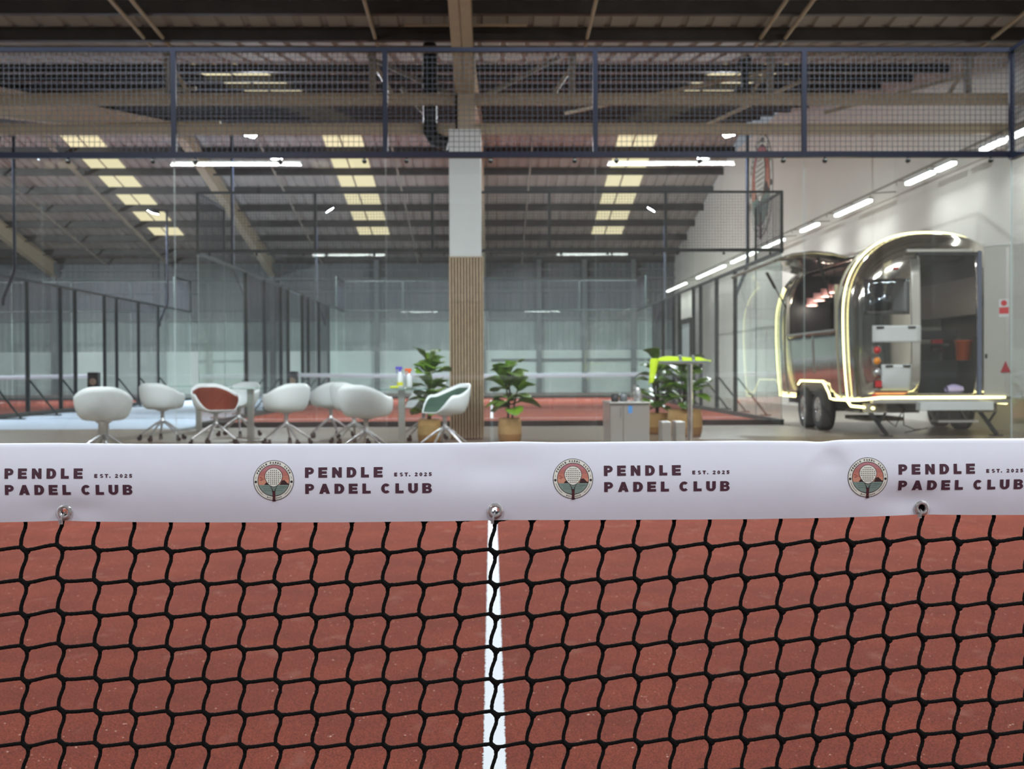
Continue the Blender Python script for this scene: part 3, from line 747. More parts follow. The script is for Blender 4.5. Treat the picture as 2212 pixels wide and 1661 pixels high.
EMB_M = [M_CREAM, M_INK, mat('dusk_1', (170, 116, 122), 0.5), mat('dusk_2', (172, 108, 102), 0.5), mat('dusk_3', (186, 122, 106), 0.5), mat('dusk_4', (198, 142, 120), 0.5),
         mat('sea_print', (122, 144, 138), 0.5), mat('sea_line', (76, 100, 94), 0.5), mat('hill_print', (56, 38, 42), 0.5), mat('grip_print', (52, 30, 42), 0.5), mat('cloud_print', (138, 66, 62), 0.5)]
def emblem_shapes():
    S = []
    def disc(r, mi, ly, cx=0, cy=0, n=48): S.append(([(cx+r*math.cos(2*PI*k/n), cy+r*math.sin(2*PI*k/n)) for k in range(n)], mi, ly))
    def ring(ro, ri, mi, ly, a0=0, a1=360, n=60):
        for q in arc(0, 0, ro, ro, ri, ri, a0, a1, n): S.append((q, mi, ly))
    def clip(y0, y1, mi, ly, r=0.765, n=14):
        L = [(-math.sqrt(max(r*r-y*y, 0)), y) for y in [y0+(y1-y0)*k/n for k in range(n+1)]]
        Rr = [(-x, y) for x, y in L]
        for k in range(n): S.append(([L[k], Rr[k], Rr[k+1], L[k+1]], mi, ly))
    disc(1.0, 1, 0); disc(0.972, 0, 1); disc(0.795, 1, 2)
    clip(-0.7649, -0.215, 6, 3); clip(-0.215, 0.02, 5, 3); clip(0.02, 0.24, 4, 3); clip(0.24, 0.46, 3, 3); clip(0.46, 0.7649, 2, 3)
    for y, a, b in ((-0.30,-0.58,0.62),(-0.40,-0.5,0.5),(-0.50,-0.5,0.46),(-0.34,0.30,0.66)): S.append((R4(a, y-0.008, b, y+0.008), 7, 4))
    S.append(([(0.30,-0.215),(0.40,0.0),(0.53,0.02),(0.62,-0.07),(0.68,-0.14),(0.765,-0.16),(0.75,-0.215)], 8, 4))
    S.append(([(-0.46,-0.215),(-0.39,-0.11),(-0.30,-0.08),(-0.2,-0.08),(-0.2,-0.215)], 8, 4))
    for a, b, y in ((-0.70,-0.58,0.155),(-0.64,-0.50,0.08),(-0.68,-0.56,0.01)): S.append((R4(a, y-0.014, b, y+0.014), 10, 4))
    def egg(sx, top, bot, n=40):
        P = []
        for k in range(n):
            t = 2*PI*k/n; s, c = math.sin(t), math.cos(t)
            y = 0.20 + (top-0.20)*s if s > 0 else 0.20 + (0.20-bot)*s
            P.append((sx*c*(1 if s > 0 else (1-0.20*abs(s)**1.5)), y))
        return P
    # neck and grip
    for s in (-1, 1):
        S.append(([(s*0.17, -0.29), (s*0.12, -0.33), (s*0.055, -0.50), (s*0.10, -0.44)] if s < 0 else [(s*0.12, -0.33), (s*0.17, -0.29), (s*0.10, -0.44), (s*0.055, -0.50)], 1, 5))
        S.append((R4(min(s*.045, s*.085), -0.58, max(s*.045, s*.085), -0.42), 1, 5))
    S.append((R4(-0.065, -0.98, 0.075, -0.52), 9, 5)); S.append((R4(-0.075, -1.045, 0.085, -0.98), 9, 5))
    for k in range(5): S.append(([(-0.065, -0.62-0.075*k), (0.075, -0.60-0.075*k), (0.075, -0.585-0.075*k), (-0.065, -0.605-0.075*k)], 10, 6))
    S.append((egg(0.445, 0.64, -0.325), 1, 6)); S.append((egg(0.42, 0.615, -0.30), 0, 7))
    rows = [4, 6, 8, 8, 8, 6, 6, 4]
    for j, c in enumerate(rows):
        for i in range(c):
            disc(0.026, 1, 8, (i-(c-1)/2)*0.096, 0.50-0.096*j, 8)
    for s in (-1, 1): disc(0.062, 1, 3, s*0.883, -0.065, 18)
    for a in (1, -1):
        for b0, b1 in ((6, 13),):
            ring(0.895, 0.88, 1, 3, 90+a*(90-b1), 90+a*(90-b0), 4) if a < 0 else ring(0.895, 0.88, 1, 3, 180-b1, 180-b0, 4)
        ring(0.885, 0.868, 1, 3, *( (195, 232) if a > 0 else (308, 345)), 14)
    def ringtext(txt, mid, step, r0, r1, inward=False, w=0.075):
        n = len(txt)
        for i, ch in enumerate(txt):
            if ch == ' ': continue
            a = mid + (-(i-(n-1)/2)*step if not inward else (i-(n-1)/2)*step)
            ca = math.radians(a); rm = (r0+r1)/2; cx, cy = rm*math.cos(ca), rm*math.sin(ca)
            rot = ca-PI/2 if not inward else ca+PI/2; hh = (r1-r0)
            ww = w*(0.4 if ch == '.' else 1)
            f = lambda u, v: (cx+u*math.cos(rot)-v*math.sin(rot), cy+u*math.sin(rot)+v*math.cos(rot))
            for q in glyph(ch, -ww/2, ww/2, -hh/2, hh/2, f): S.append((q, 1, 3))
    ringtext('PENDLE', 135, 8.0, 0.835, 0.925); ringtext('PADEL', 84, 8.0, 0.835, 0.925); ringtext('CLUB', 38, 8.2, 0.835, 0.925)
    ringtext('EST.', 257, 5.0, 0.855, 0.92, True, 0.05); ringtext('2025', 286, 5.0, 0.855, 0.92, True, 0.05)
    return S
EMB = emblem_shapes()

# ------------------------------------------------------------------ the near net
ND = 1.311
def interp(pts, x):
    if x <= pts[0][0]: (a, ya), (b, yb) = pts[0], pts[1]
    elif x >= pts[-1][0]: (a, ya), (b, yb) = pts[-2], pts[-1]
    else:
        for (a, ya), (b, yb) in zip(pts, pts[1:]):
            if a <= x <= b: break
    return ya+(yb-ya)*(x-a)/(b-a)
def curve_w(pts):
    return [(p.x, p.z) for p in (at(a, b, ND) for a, b in pts)]
TOPW = curve_w([(-60,961.5),(0,962),(120,961),(300,963),(700,963),(900,962),(1050,960),(1110,958),(1200,960),(1400,958),(1600,956.5),(1740,957),(1775,959.5),(1797,956),(1812,954),(1900,953),(2212,951),(2260,950.5)])
BOTW = curve_w([(-60,1129),(0,1128),(90,1126),(135,1124),(200,1126.5),(400,1128),(730,1128),(1000,1125),(1070,1123),(1200,1123),(1480,1122),(1630,1121),(1800,1118),(1900,1115),(1990,1111),(2100,1112),(2212,1112),(2260,1111.5)])
def ext(pts, x):
    lo, hi = pts[0], pts[-1]
    if x < lo[0]: return lo[1] + (0.035/16)*((lo[0]-x)*(abs(x)+0.6))
    if x > hi[0]: return hi[1] + (0.035/25)*((x-hi[0])*(abs(x)+0.6))
    return interp(pts, x)
def ztop(x): return sum(ext(TOPW, x+d) for d in (-0.008, -0.004, 0, 0.004, 0.008))/5
def zbot(x): return sum(ext(BOTW, x+d) for d in (-0.008, 0, 0.008))/3
def G(x, z, x0, z0, sx, sz): return math.exp(-((x-x0)/sx)**2-((z-z0)/sz)**2)
_pk = at(1790, 972, ND); _d1 = at(1070, 1010, ND); _d2 = at(1960, 1078, ND); _d3 = at(160, 1100, ND); _c = at(1770, 1010, ND)
def bandy(x, z):
    s = (z-zbot(x))/(ztop(x)-zbot(x)); s = min(max(s, 0), 1)
    y = -0.007*math.sin(PI*min(s*0.86+0.06, 1.0)) + 0.0015*math.sin(7*x+1)*s
    y += 0.0028*G(x, z, _d1.x, _d1.z, 0.06, 0.02)                       # shallow dents and folds in the sheet
    y += 0.0035*G(x, z, _d2.x, _d2.z, 0.035, 0.016) + 0.0015*G(x, z, _d3.x, _d3.z, 0.04, 0.012)
    dx = x-_pk.x; w = 0.009+0.62*max(_pk.z-z, 0)
    if z < _pk.z+0.003:
        fold = max(0.0, 1-abs(dx)/(w*1.6)); y += 0.0034*fold*fold*(3-2*fold)*math.exp(-max(_pk.z-z, 0)/0.032)*min(1.0, (_pk.z+0.003-z)/0.020)
    y += -0.0012*G(x, z, _pk.x+0.014, _pk.z+0.006, 0.014, 0.010)
    return y
SH = 0.0   # band plane
EYE = [at(141, 1105, ND), at(1070, 1102, ND), at(1990, 1097, ND)]
net = thing('padel_net', 'black cord net with white printed top band across the foreground', 'net', (0, ND, 0))
xs = []; x = -5.0
while x < 5.0001:
    xs.append(x); x += 0.0025 if -0.66 < x < 0.66 else 0.05
bm = bmesh.new(); NS = 30
rowsv = []
prof = [(k/NS) for k in range(NS+1)]
for x in xs:
    zt, zb = ztop(x), zbot(x); col = []
    for s in prof:
        z = zb+(zt-zb)*s; col.append((x, ND+bandy(x, z), z))
    yt = ND+bandy(x, zt)
    for a in (30, 60, 90, 120, 150): col.append((x, yt+0.004-0.004*math.cos(math.radians(a)), zt+0.0022*math.sin(math.radians(a))))
    for k in range(13): col.append((x, yt+0.008-0.0015*(k/12), zt-(zt-zb-0.002)*k/12))
    rowsv.append([bm.verts.new(p) for p in col])
for a, b in zip(rowsv, rowsv[1:]):
    for k in range(len(a)-1):
        f = bm.faces.new((a[k], b[k], b[k+1], a[k+1])); f.smooth = True
kill = [f for f in bm.faces if any((f.calc_center_median().x-e.x)**2+(f.calc_center_median().z-e.z)**2 < 0.0050**2 for e in EYE)] if True else []
bmesh.ops.delete(bm, geom=kill, context='FACES')
for v in bm.verts: v.co.y -= ND
me = bpy.data.meshes.new('top_band'); bm.to_mesh(me); bm.free()
band = link('top_band', me, M_BAND, net)
band['label'] = 'white printed sheet folded over the top of the net'
def onband(x, z, off): return (x, ND+bandy(x, z)-off, z)

PXM = 1.0/1950.0
EMBC = [at(594, 1036.5, ND), at(1237, 1033, ND), at(1870, 1030, ND)]
for c in EMBC:
    R = 43.2*PXM
    tl = math.radians(0.4 if c.x < 0.3 else 1.0)
    o = drape('round_emblem', EMB, EMB_M, lambda u, v, l, c=c, R=R: onband(c.x+R*u, c.z+R*v, 0.0003+0.00006*l), band, cut=(0.14, 0.14))
LET = [('P',708,803,1),('E',852,946,1),('N',1000,1103,1),('D',1157,1260,1),('L',1310,1395,1),('E',1447,1543,1),
       ('P',710,805,2),('A',860,975,2),('D',1025,1130,2),('E',1178,1273,2),('L',1325,1413,2),('C',1527,1630,2),('L',1680,1768,2),('U',1818,1922,2),('B',1970,2073,2),
       ('E',1668,1700,3),('S',1728,1762,3),('T',1780,1815,3),('.',1828,1840,3),('2',1890,1920,3),('0',1940,1970,3),('2',1990,2020,3),('5',2040,2072,3)]
ROWS = {1: (247, 357), 2: (424, 531), 3: (308, 347)}
def lettering(origin, tilt):
    S = []
    for ch, a, b, r in LET:
        t, bo = ROWS[r]; k = PXM/5.027
        for q in glyph(ch, (a-372)*k, (b-372)*k, -(bo-385)*k, -(t-385)*k): S.append((q, 0, 0))
    return drape('lettering', S, [M_PLUM], lambda u, v, l: onband(origin.x+u, origin.z+v+u*tilt, 0.0003), band, cut=(0.006, 0.004))
lettering(at(594-646, 1038.5, ND), -0.004)
lettering(EMBC[0], 0.000); lettering(EMBC[1], 0.003); lettering(EMBC[2], 0.006)

for e in EYE:
    y = ND+bandy(e.x, e.z)
    r = build('eyelet', MB().lathe([(0.0040, 0.001), (0.0042, -0.0020), (0.0055, -0.0034), (0.0068, -0.0030), (0.0075, -0.0018), (0.0085, -0.0012), (0.0092, 0.0002), (0.0040, 0.001)], (e.x, y, e.z), 36, axis='y'), M_CLEAR, band)
    build('eyelet', MB().lathe([(0.0040, 0.001), (0.0050, -0.0016), (0.0072, -0.0012), (0.0088, 0.0002)], (e.x, y+0.0006, e.z), 36, axis='y'), M_CHROME, r)
    zb = zbot(e.x)
    build('cable_tie', MB().tube([(e.x-0.0005, y+0.006, e.z-0.001), (e.x-0.001, y-0.0030, e.z-0.0035), (e.x-0.0022, y-0.0045, e.z-0.0065), (e.x-0.0034, y-0.003, zb-0.0022)], [0.0011, 0.0013, 0.0013, 0.0016], 8)
          .box(e.x-0.0052, e.x-0.0016, y-0.0045, y-0.001, zb-0.0034, zb+0.0012), M_CLEAR, band)

# cords: rows and columns meet in slanted knots, each cord sagging a little between them
PITX = 0.0399; PITZ = 70.6*PXM
ROW1 = curve_w([(-60,1188),(0,1188),(55,1189),(135,1183),(213,1188),(292,1190),(450,1191),(600,1192),(850,1193),(1060,1193),(1250,1188),(1400,1184.5),(1550,1180),(1700,1177),(1850,1172),(1990,1167),(2070,1169),(2212,1169),(2260,1169)])
X0 = at(1067, 1192, ND).x
def knot(i, j):
    """i = column from the centre, j = row, 1 = first row under the band"""
    h = math.sin(i*12.9898+j*78.233)*43758.5453; a = h-math.floor(h)-0.5
    h = math.sin(i*39.346+j*11.135)*24634.634; b = h-math.floor(h)-0.5
    x = X0+PITX*i+0.0012*a+0.0004*(j-1)*(1 if i > 6 else 0)*0
    z = ext(ROW1, x) - PITZ*(j-1) + 0.0008*b
    return x, z
def tubes(P, r, nsides, braid):
    """P: (n, m, 3) polylines in the net's plane -> vertices, quads"""
    n, m, _ = P.shape
    T = np.gradient(P, axis=1); T /= np.linalg.norm(T, axis=2, keepdims=True)+1e-12
    B = np.array([0, 1.0, 0]); Nn = np.cross(T, B); Nn /= np.linalg.norm(Nn, axis=2, keepdims=True)+1e-12
    seg = np.linalg.norm(np.diff(P, axis=1), axis=2); S = np.concatenate([np.zeros((n, 1)), np.cumsum(seg, axis=1)], axis=1)
    ang = np.arange(nsides)*2*np.pi/nsides
    rr = np.full((n, m, nsides), r)
    if braid:
        rr = rr*(1+0.10*np.sin(4*ang[None, None, :]+S[:, :, None]*2*np.pi/0.0052)+0.07*np.sin(-4*ang[None, None, :]+S[:, :, None]*2*np.pi/0.0047)+RNG.normal(0, 0.035, rr.shape))
    V = P[:, :, None, :]+rr[..., None]*(np.cos(ang)[None, None, :, None]*Nn[:, :, None, :]+np.sin(ang)[None, None, :, None]*B)
    V = V.reshape(-1, 3)
    base = (np.arange(n)*m*nsides)[:, None, None]; i = np.arange(m-1)[None, :, None]*nsides; k = np.arange(nsides)[None, None, :]; k2 = (k+1) % nsides
    F = np.stack([base+i+k, base+i+k2, base+i+nsides+k2, base+i+nsides+k], axis=-1).reshape(-1, 4)
    return V, F
def bez(p0, p1, p2, p3, m):
    t = np.linspace(0, 1, m)[:, None]
    return ((1-t)**3*p0+3*(1-t)**2*t*p1+3*(1-t)*t*t*p2+t**3*p3)
YN = ND+0.003
def net_batch(cols, rows, r, m, ns, braid):
    Ps = []; Ks = []
    kx, kz = 0.0036, 0.0030
    for i in cols:
        for j in rows:
            x, z = knot(i, j); xr, zr = knot(i+1, j); xd, zd = knot(i, j+1)
            if zd < 0.03: continue
            A = np.array([x-kx, YN-0.0006, z+kz]); Bp = np.array([x+kx, YN-0.0006, z-kz])
            # to the right: leaves low, arrives high
            C = np.array([xr-kx, YN, zr+kz]); L = PITX
            Ps.append(bez(A, A+np.array([kx*1.6, -0.001, -kz*2.4]), C-np.array([L*0.45, 0, 0.0006]), C, m))
            # downwards: leaves right, sweeps left to the next knot
            D = np.array([xd-kx, YN, zd+kz])
            A2 = A+np.array([0, 0.0022, 0])
            Ps.append(bez(A2, A2+np.array([kx*3.5, 0, -kz*4.6]), D+np.array([-0.0016, 0, PITZ*0.50]), D, m))
            Ks.append(bez(A+np.array([-0.0008, 0, 0.0006]), A, Bp, Bp+np.array([0.0012, 0, -0.0012]), 5))
    V, F = tubes(np.array(Ps), r, ns, braid); V2, F2 = tubes(np.array(Ks), r*1.28, ns, braid)
    return np.vstack([V, V2]), np.vstack([F, F2+len(V)])
parts = [net_batch(range(-16, 16), range(0, 12), 0.00208, 30, 10, True)]
parts.append(net_batch(range(-16, 16), range(12, 23), 0.00208, 5, 6, False))
parts.append(net_batch(list(range(-123, -16))+list(range(16, 123)), range(0, 23), 0.00208, 5, 5, False))
off = 0; VV = []; FF = []
for V, F in parts: VV.append(V); FF.append(F+off); off += len(V)
VV = np.vstack(VV); FF = np.vstack(FF); VV[:, 1] -= ND
me = bpy.data.meshes.new('netting'); me.vertices.add(len(VV)); me.vertices.foreach_set('co', VV.ravel())
me.loops.add(FF.size); me.polygons.add(len(FF)); me.loops.foreach_set('vertex_index', FF.ravel().astype(np.int32))
me.polygons.foreach_set('loop_start', np.arange(0, FF.size, 4, dtype=np.int32)); me.polygons.foreach_set('use_smooth', np.ones(len(FF), dtype=bool))
me.update(); me.validate()
link('netting', me, M_CORD, net)
for s in (-1, 1):
    build('post', MB().box(s*5.0-0.04, s*5.0+0.04, ND-0.04, ND+0.04, 0.018, 0.93), M_FRAME, net, bevel=0.006)
build('top_cable', MB().tube([(x, ND+0.004+bandy(x, ztop(x)), ztop(x)-0.004) for x in [-5+0.25*k for k in range(41)]], 0.0025, 6), M_BLACK, net)

# big round emblem on the right wall, its racket grip hanging below the ring
ec = at(1649, 412, 1); 
WR = 1.50; WY = 34.5; WZ = 6.32
wsign = thing('wall_emblem', 'huge round racket emblem on the right wall above the far court corner', 'wall sign', (XR-0.02, WY, WZ))
drape('emblem_print', EMB, EMB_M, lambda u, v, l: (XR-0.010-0.004*l, WY-u*WR, WZ+v*WR), wsign)

# ------------------------------------------------------------------ lounge: shell chairs
def shell_pt(th, t, off=0.0, front=0.46, arm=0.665, back=0.80):
    """th: 0 = front, pi = back; t: 0 seat centre .. 1 rim"""
    a = abs(th)/PI
    def sm(x): x = min(max(x, 0), 1); return x*x*(3-2*x)
    H = front+(arm-front)*sm((a-0.20)/0.26)+(back-arm)*sm((a-0.50)/0.42)
    Rr = 0.245+0.05*sm((a-0.15)/0.25)+0.0*a
    rx, ry = Rr, (0.25 if a < 0.5 else 0.25+0.045*sm((a-0.5)/0.5))
    if t <= 0.5:
        k = t/0.5; hx, hy = 0.175*k, 0.172*k; z = 0.432+0.012*k*k
    else:
        f = (t-0.5)/0.5*PI/2; hx = 0.175+(rx-0.175)*math.sin(f)**0.95; hy = 0.172+(ry-0.172)*math.sin(f)**0.95
        z = 0.444+(H-0.444)*(1-math.cos(f))
    sx, sy = math.sin(th), -math.cos(th)
    n = 2.6; q = (abs(sx)**n+abs(sy)**n)**(1/n)
    x, y = hx*sx/q, hy*sy/q
    if off:
        w = 0 if t <= 0.5 else math.sin((t-0.5)/0.5*PI/2)
        x *= 1-off*w/max(hx, .05); y *= 1-off*w/max(hy, .05); z += off*(1-w)
    return (x, y, z)
def make_chair(pad, base, lab, spin):
    t = thing('shell_chair', lab, 'chair', (0, 0, 0), 'white shell chairs in the lounge')
    NT, NR = 56, 18
    m = MB(); m.grid([[shell_pt(-PI+2*PI*k/NT, j/NR) for k in range(NT)] for j in range(NR+1)], wrap=True, flip=True)
    build('seat_shell', m, M_SHELL, t, solid=0.011, local=True, merge=1e-5)
    if pad:
        m = MB(); m.grid([[shell_pt(-PI+2*PI*k/NT, 0.955*j/NR, 0.013) for k in range(NT)] for j in range(NR+1)], wrap=True, flip=True)
        build('seat_pad', m, pad, t, solid=0.008, local=True, merge=1e-5)
    m = MB().lathe([(0, 0.44), (0.09, 0.435), (0.085, 0.42), (0.028, 0.405), (0.025, 0.30), (0.036, 0.285), (0.036, 0.24), (0, 0.235)], n=20)
    if base == 'swivel': m = MB().lathe([(0, 0.44), (0.09, 0.435), (0.085, 0.42), (0.055, 0.40), (0.055, 0.30), (0.04, 0.27), (0, 0.26)], n=20)
    build('column', m, M_ALU, t, local=True)
    nl = 5 if base == 'castor' else 4
    for k in range(nl):
        a = spin+2*PI*k/nl; c, s = math.cos(a), math.sin(a)
        if base == 'castor':
            m = MB().tube([(0.02*c, 0.02*s, 0.272), (0.12*c, 0.12*s, 0.215), (0.30*c, 0.30*s, 0.082)], [0.019, 0.015, 0.011], 10)
            l = build('leg', m, M_ALU, t, local=True)
            m = MB()
            for d in (-0.014, 0.014):
                cc = Vector((0.315*c-s*d, 0.315*s+c*d, 0.031))
                ax = Vector((-s, c, 0))
                V = []; F = []
                for i in range(16):
                    u = 2*PI*i/16
                    for e in (-0.009, 0.009): V.append(cc+ax*e+Vector((c, s, 0))*(0.030*math.cos(u))+Vector((0, 0, 1))*(0.030*math.sin(u)))
                F = [(2*i, 2*((i+1) % 16), 2*((i+1) % 16)+1, 2*i+1) for i in range(16)]+[tuple(range(0, 32, 2)), tuple(range(31, 0, -2))]
                m.add(V, F)
            m.box(0.30*c-0.014, 0.30*c+0.014, 0.30*s-0.014, 0.30*s+0.014, 0.045, 0.085)
            build('castor', m, M_BLACK, l, local=True)
        else:
            m = MB().tube([(0.02*c, 0.02*s, 0.285), (0.15*c, 0.15*s, 0.20), (0.33*c, 0.33*s, 0.028)], [0.026, 0.02, 0.013], 10)
            l = build('leg', m, M_ALU, t, local=True)
            build('glide', MB().lathe([(0, 0.006), (0.018, 0.006), (0.016, 0.03), (0, 0.03)], (0.33*c, 0.33*s, 0), 12), M_BLACK, l, local=True)
    return t
# (x, y, facing, pad, base, label); facing = direction the front of the seat points, degrees, 0 = +x, 90 = away from the camera
CH = [(-4.16, 12.75, 104, 'rust', 'swivel', 'white shell chair furthest left, seen from behind, on a four-legged swivel base'),
      (-4.57, 16.5, 75, None, 'castor', 'plain white shell chair on castors, second chair from the left'),
      (-3.58, 15.4, -56, 'rust', 'castor', 'white shell chair with rust padding turned towards the camera'),
      (-3.75, 17.6, 250, None, 'castor', 'white shell chair half hidden behind the rust padded one that faces us'),
      (-2.66, 15.35, 128, None, 'castor', 'plain white shell chair in the middle, turned away to the left'),
      (-2.32, 17.1, 118, 'rust', 'castor', 'furthest white shell chair, behind the overlapping pair left of the plant'),
      (-1.80, 15.5, 60, 'rust', 'castor', 'white shell chair with rust padding mostly hidden by the chair in front'),
      (-1.41, 13.3, 68, None, 'castor', 'big white shell chair in front of the bottle table, back to us'),
      (-0.56, 14.1, 210, 'green', 'castor', 'white shell chair with green padding in front of the slatted column'),
      (-0.93, 16.2, 200, None, 'castor', 'chair hidden behind the green padded one, only legs and castors showing')]
PROTO = {}
for i, (x, y, fa, pad, base, lab) in enumerate(CH):
    key = (pad, base)
    if key not in PROTO:
        o = PROTO[key] = make_chair({'rust': M_RUST, 'green': M_GREEN, None: None}[pad], base, lab, 0.3)
    else: o = dup(PROTO[key], label=lab)
    o.location = (x, y, 0.007); o.rotation_euler = (0, 0, math.radians(fa+90))

# glass tables with square steel posts
def table(x, y, w, d, lab, h=0.74):
    t = thing('glass_table', lab, 'table', (x, y, 0.007), 'glass meeting tables in the lounge')
    build('table_top', MB().box(x-w/2, x+w/2, y-d/2, y+d/2, h-0.012, h), M_TGL, t, bevel=0.003)
    build('post', MB().box(x-0.04, x+0.04, y-0.04, y+0.04, 0.02, h-0.014), M_BRUSH, t, bevel=0.004)
    build('top_plate', MB().box(x-0.12, x+0.12, y-0.12, y+0.12, h-0.02, h-0.012), M_BRUSH, t)
    m = MB()
    for a in (PI/4, 3*PI/4): m.beam((x-0.33*math.cos(a), y-0.33*math.sin(a), 0.016), (x+0.33*math.cos(a), y+0.33*math.sin(a), 0.016), 0.05, 0.018)
    build('foot', m, M_BRUSH, t)
M_TGL = mat_glass((0.80, 0.90, 0.87)); M_TGL.name = 'table_glass'
table(-3.28, 16.15, 0.75, 0.75, 'glass table between the rust padded chair and the middle white chair')
table(-1.12, 14.75, 0.75, 0.75, 'glass table with the spray bottles on it')
table(-4.66, 18.9, 0.75, 0.75, 'glass table furthest back on the left, behind the rust padded chair')

# spray bottles
def bottle(x, y, z, body, cap, lab, h=0.2, collar=None):
    t = thing('spray_bottle', lab, 'bottle', (x, y, z), 'spray bottles on the glass table')
    build('bottle_body', MB().lathe([(0, z), (0.036, z), (0.038, z+0.02), (0.038, z+h*0.55), (0.02, z+h*0.75), (0.014, z+h*0.8), (0, z+h*0.8)], (x, y, 0), 20), body, t)
    m = MB().lathe([(0.017, z+h*0.78), (0.018, z+h*0.9), (0, z+h*0.9)], (x, y, 0), 14)
    m.box(x-0.055, x+0.03, y-0.012, y+0.012, z+h*0.9, z+h*1.02).box(x-0.045, x-0.035, y-0.006, y+0.006, z+h*0.7, z+h*0.9)
    build('trigger', m, cap, t, bevel=0.003)
    if collar: build('bottle_label', MB().lathe([(0.0385, z+0.03), (0.0385, z+0.075)], (x, y, 0), 20), collar, t)
M_BTL = mat('clear_bottle', (214, 222, 228), 0.15, coat=0.4)
bottle(-1.13, 14.62, 0.7475, M_BTL, mat('violet_plastic', (90, 80, 190), 0.4), 'spray bottle with a violet and blue head on the glass table', 0.26, mat('yellow_label', (214, 220, 60), 0.5))
bottle(-1.02, 14.68, 0.7475, M_BTL, M_ORANGE, 'spray bottle with an orange head beside the violet one', 0.235)
t = thing('cleaning_cloth', 'small yellow cloth on the glass table below the spray bottles', 'cloth', (-1.19, 14.5, 0.7475))
build('cloth', MB().box(-1.24, -1.14, 14.42, 14.52, 0.7475, 0.775), mat('yellow_cloth', (205, 215, 60), 0.9), t, bevel=0.01)

# fiddle-leaf figs in seagrass baskets
def leaf_mb(mb, base, d, L, W, droop, roll, mi=0):
    d = Vector(d).normalized(); side = d.cross(Vector((0, 0, 1))).normalized()
    side = (side*math.cos(roll)+d.cross(side)*math.sin(roll)).normalized(); up = side.cross(d).normalized()
    rows = []; n = 7
    prof = [0.08, 0.30, 0.62, 0.72, 0.92, 1.0, 0.80, 0.10]
    for i in range(n+1):
        u = i/n; c = Vector(base)+d*(L*u)-Vector((0, 0, 1))*(droop*L*u*u)
        w = W*0.5*prof[i]
        rows.append([c+side*(w*s)+up*(abs(s)*w*0.28+0.012*math.sin(9*u+3*s)) for s in (-1, -0.5, 0, 0.5, 1)])
    mb.grid(rows, mi, True)
def fig(x, y, h, seed, lab, dens=24, br=0.15, bh=0.32, spread=0.30, bm_=None, lean=0.0):
    rng = random.Random(seed); z0 = 0.007
    t = thing('fiddle_leaf_fig', lab, 'plant', (x, y, z0), 'fiddle-leaf figs in woven baskets')
    m = MB().lathe([(0, z0), (br*0.92, z0), (br*1.0, z0+0.03), (br*1.06, z0+bh*0.35)], (x, y, 0), 28)
    build('basket_foot', m, M_BASKETB, t)
    m = MB().lathe([(br*1.06, z0+bh*0.35), (br*1.04, z0+bh*0.7), (br*0.97, z0+bh), (br*0.93, z0+bh), (br*0.95, z0+bh*0.85), (0, z0+bh*0.84)], (x, y, 0), 28)
    m.lathe([(br*0.95, z0+bh-0.008), (br*1.0, z0+bh+0.006), (br*0.95, z0+bh+0.012), (br*0.92, z0+bh)], (x, y, 0), 28)
    build('basket', m, bm_ or M_BASKET, t)
    build('soil', MB().lathe([(0, z0+bh*0.86), (br*0.94, z0+bh*0.86)], (x, y, 0), 20), M_SOIL, t)
    stems = []
    for k in range(3):
        a = rng.uniform(0, 2*PI); tx, ty = x+lean+0.05*math.cos(a)*(k+0.4), y+0.05*math.sin(a)*(k+0.4); hh = h*(1-0.13*k)-0.12
        m = MB().tube([(x+0.025*math.cos(a), y+0.025*math.sin(a), z0+bh*0.8), ((x+tx)/2+0.01, (y+ty)/2, (z0+bh+hh)/2), (tx, ty, hh)], [0.014, 0.011, 0.007], 8)
        build('stem', m, M_TRUNK, t); stems.append((tx, ty, hh))
    m = MB()
    for i in range(dens):
        sx, sy, hh = stems[i % 3]; u = rng.random()**0.75; zz = z0+bh+0.08+(hh-z0-bh-0.08)*u
        bx, by = x+(sx-x)*u, y+(sy-y)*u; a = i*2.399+rng.uniform(-.3, .3); el = 0.10+0.80*u*rng.uniform(0.5, 1.2)
        L = rng.uniform(0.30, 0.41)*(1.0 if u > 0.2 else 0.8)*spread/0.30
        leaf_mb(m, (bx, by, zz), (math.cos(a)*math.cos(el), math.sin(a)*math.cos(el), math.sin(el)), L, L*0.76, rng.uniform(0.15, 0.55), rng.uniform(-0.35, 0.35), 0 if rng.random() < 0.72 else 1)
    f = build('foliage', m, [M_LEAF, M_LEAFL], t, solid=0.002)
    return t
fig(-0.83, 15.75, 1.24, 5, 'fiddle-leaf fig left of the slatted column, behind the green padded chair', 26, 0.15, 0.30)
fig(0.24, 15.75, 1.13, 11, 'fiddle-leaf fig standing alone right of the slatted column', 25, 0.15, 0.31)
fig(2.47, 17.6, 1.22, 21, 'fiddle-leaf fig behind the lime cloth, left of its twin', 24, 0.17, 0.30)
fig(2.78, 17.0, 1.18, 34, 'fiddle-leaf fig behind the steel post of the cloth-draped table', 28, 0.24, 0.37, 0.31)

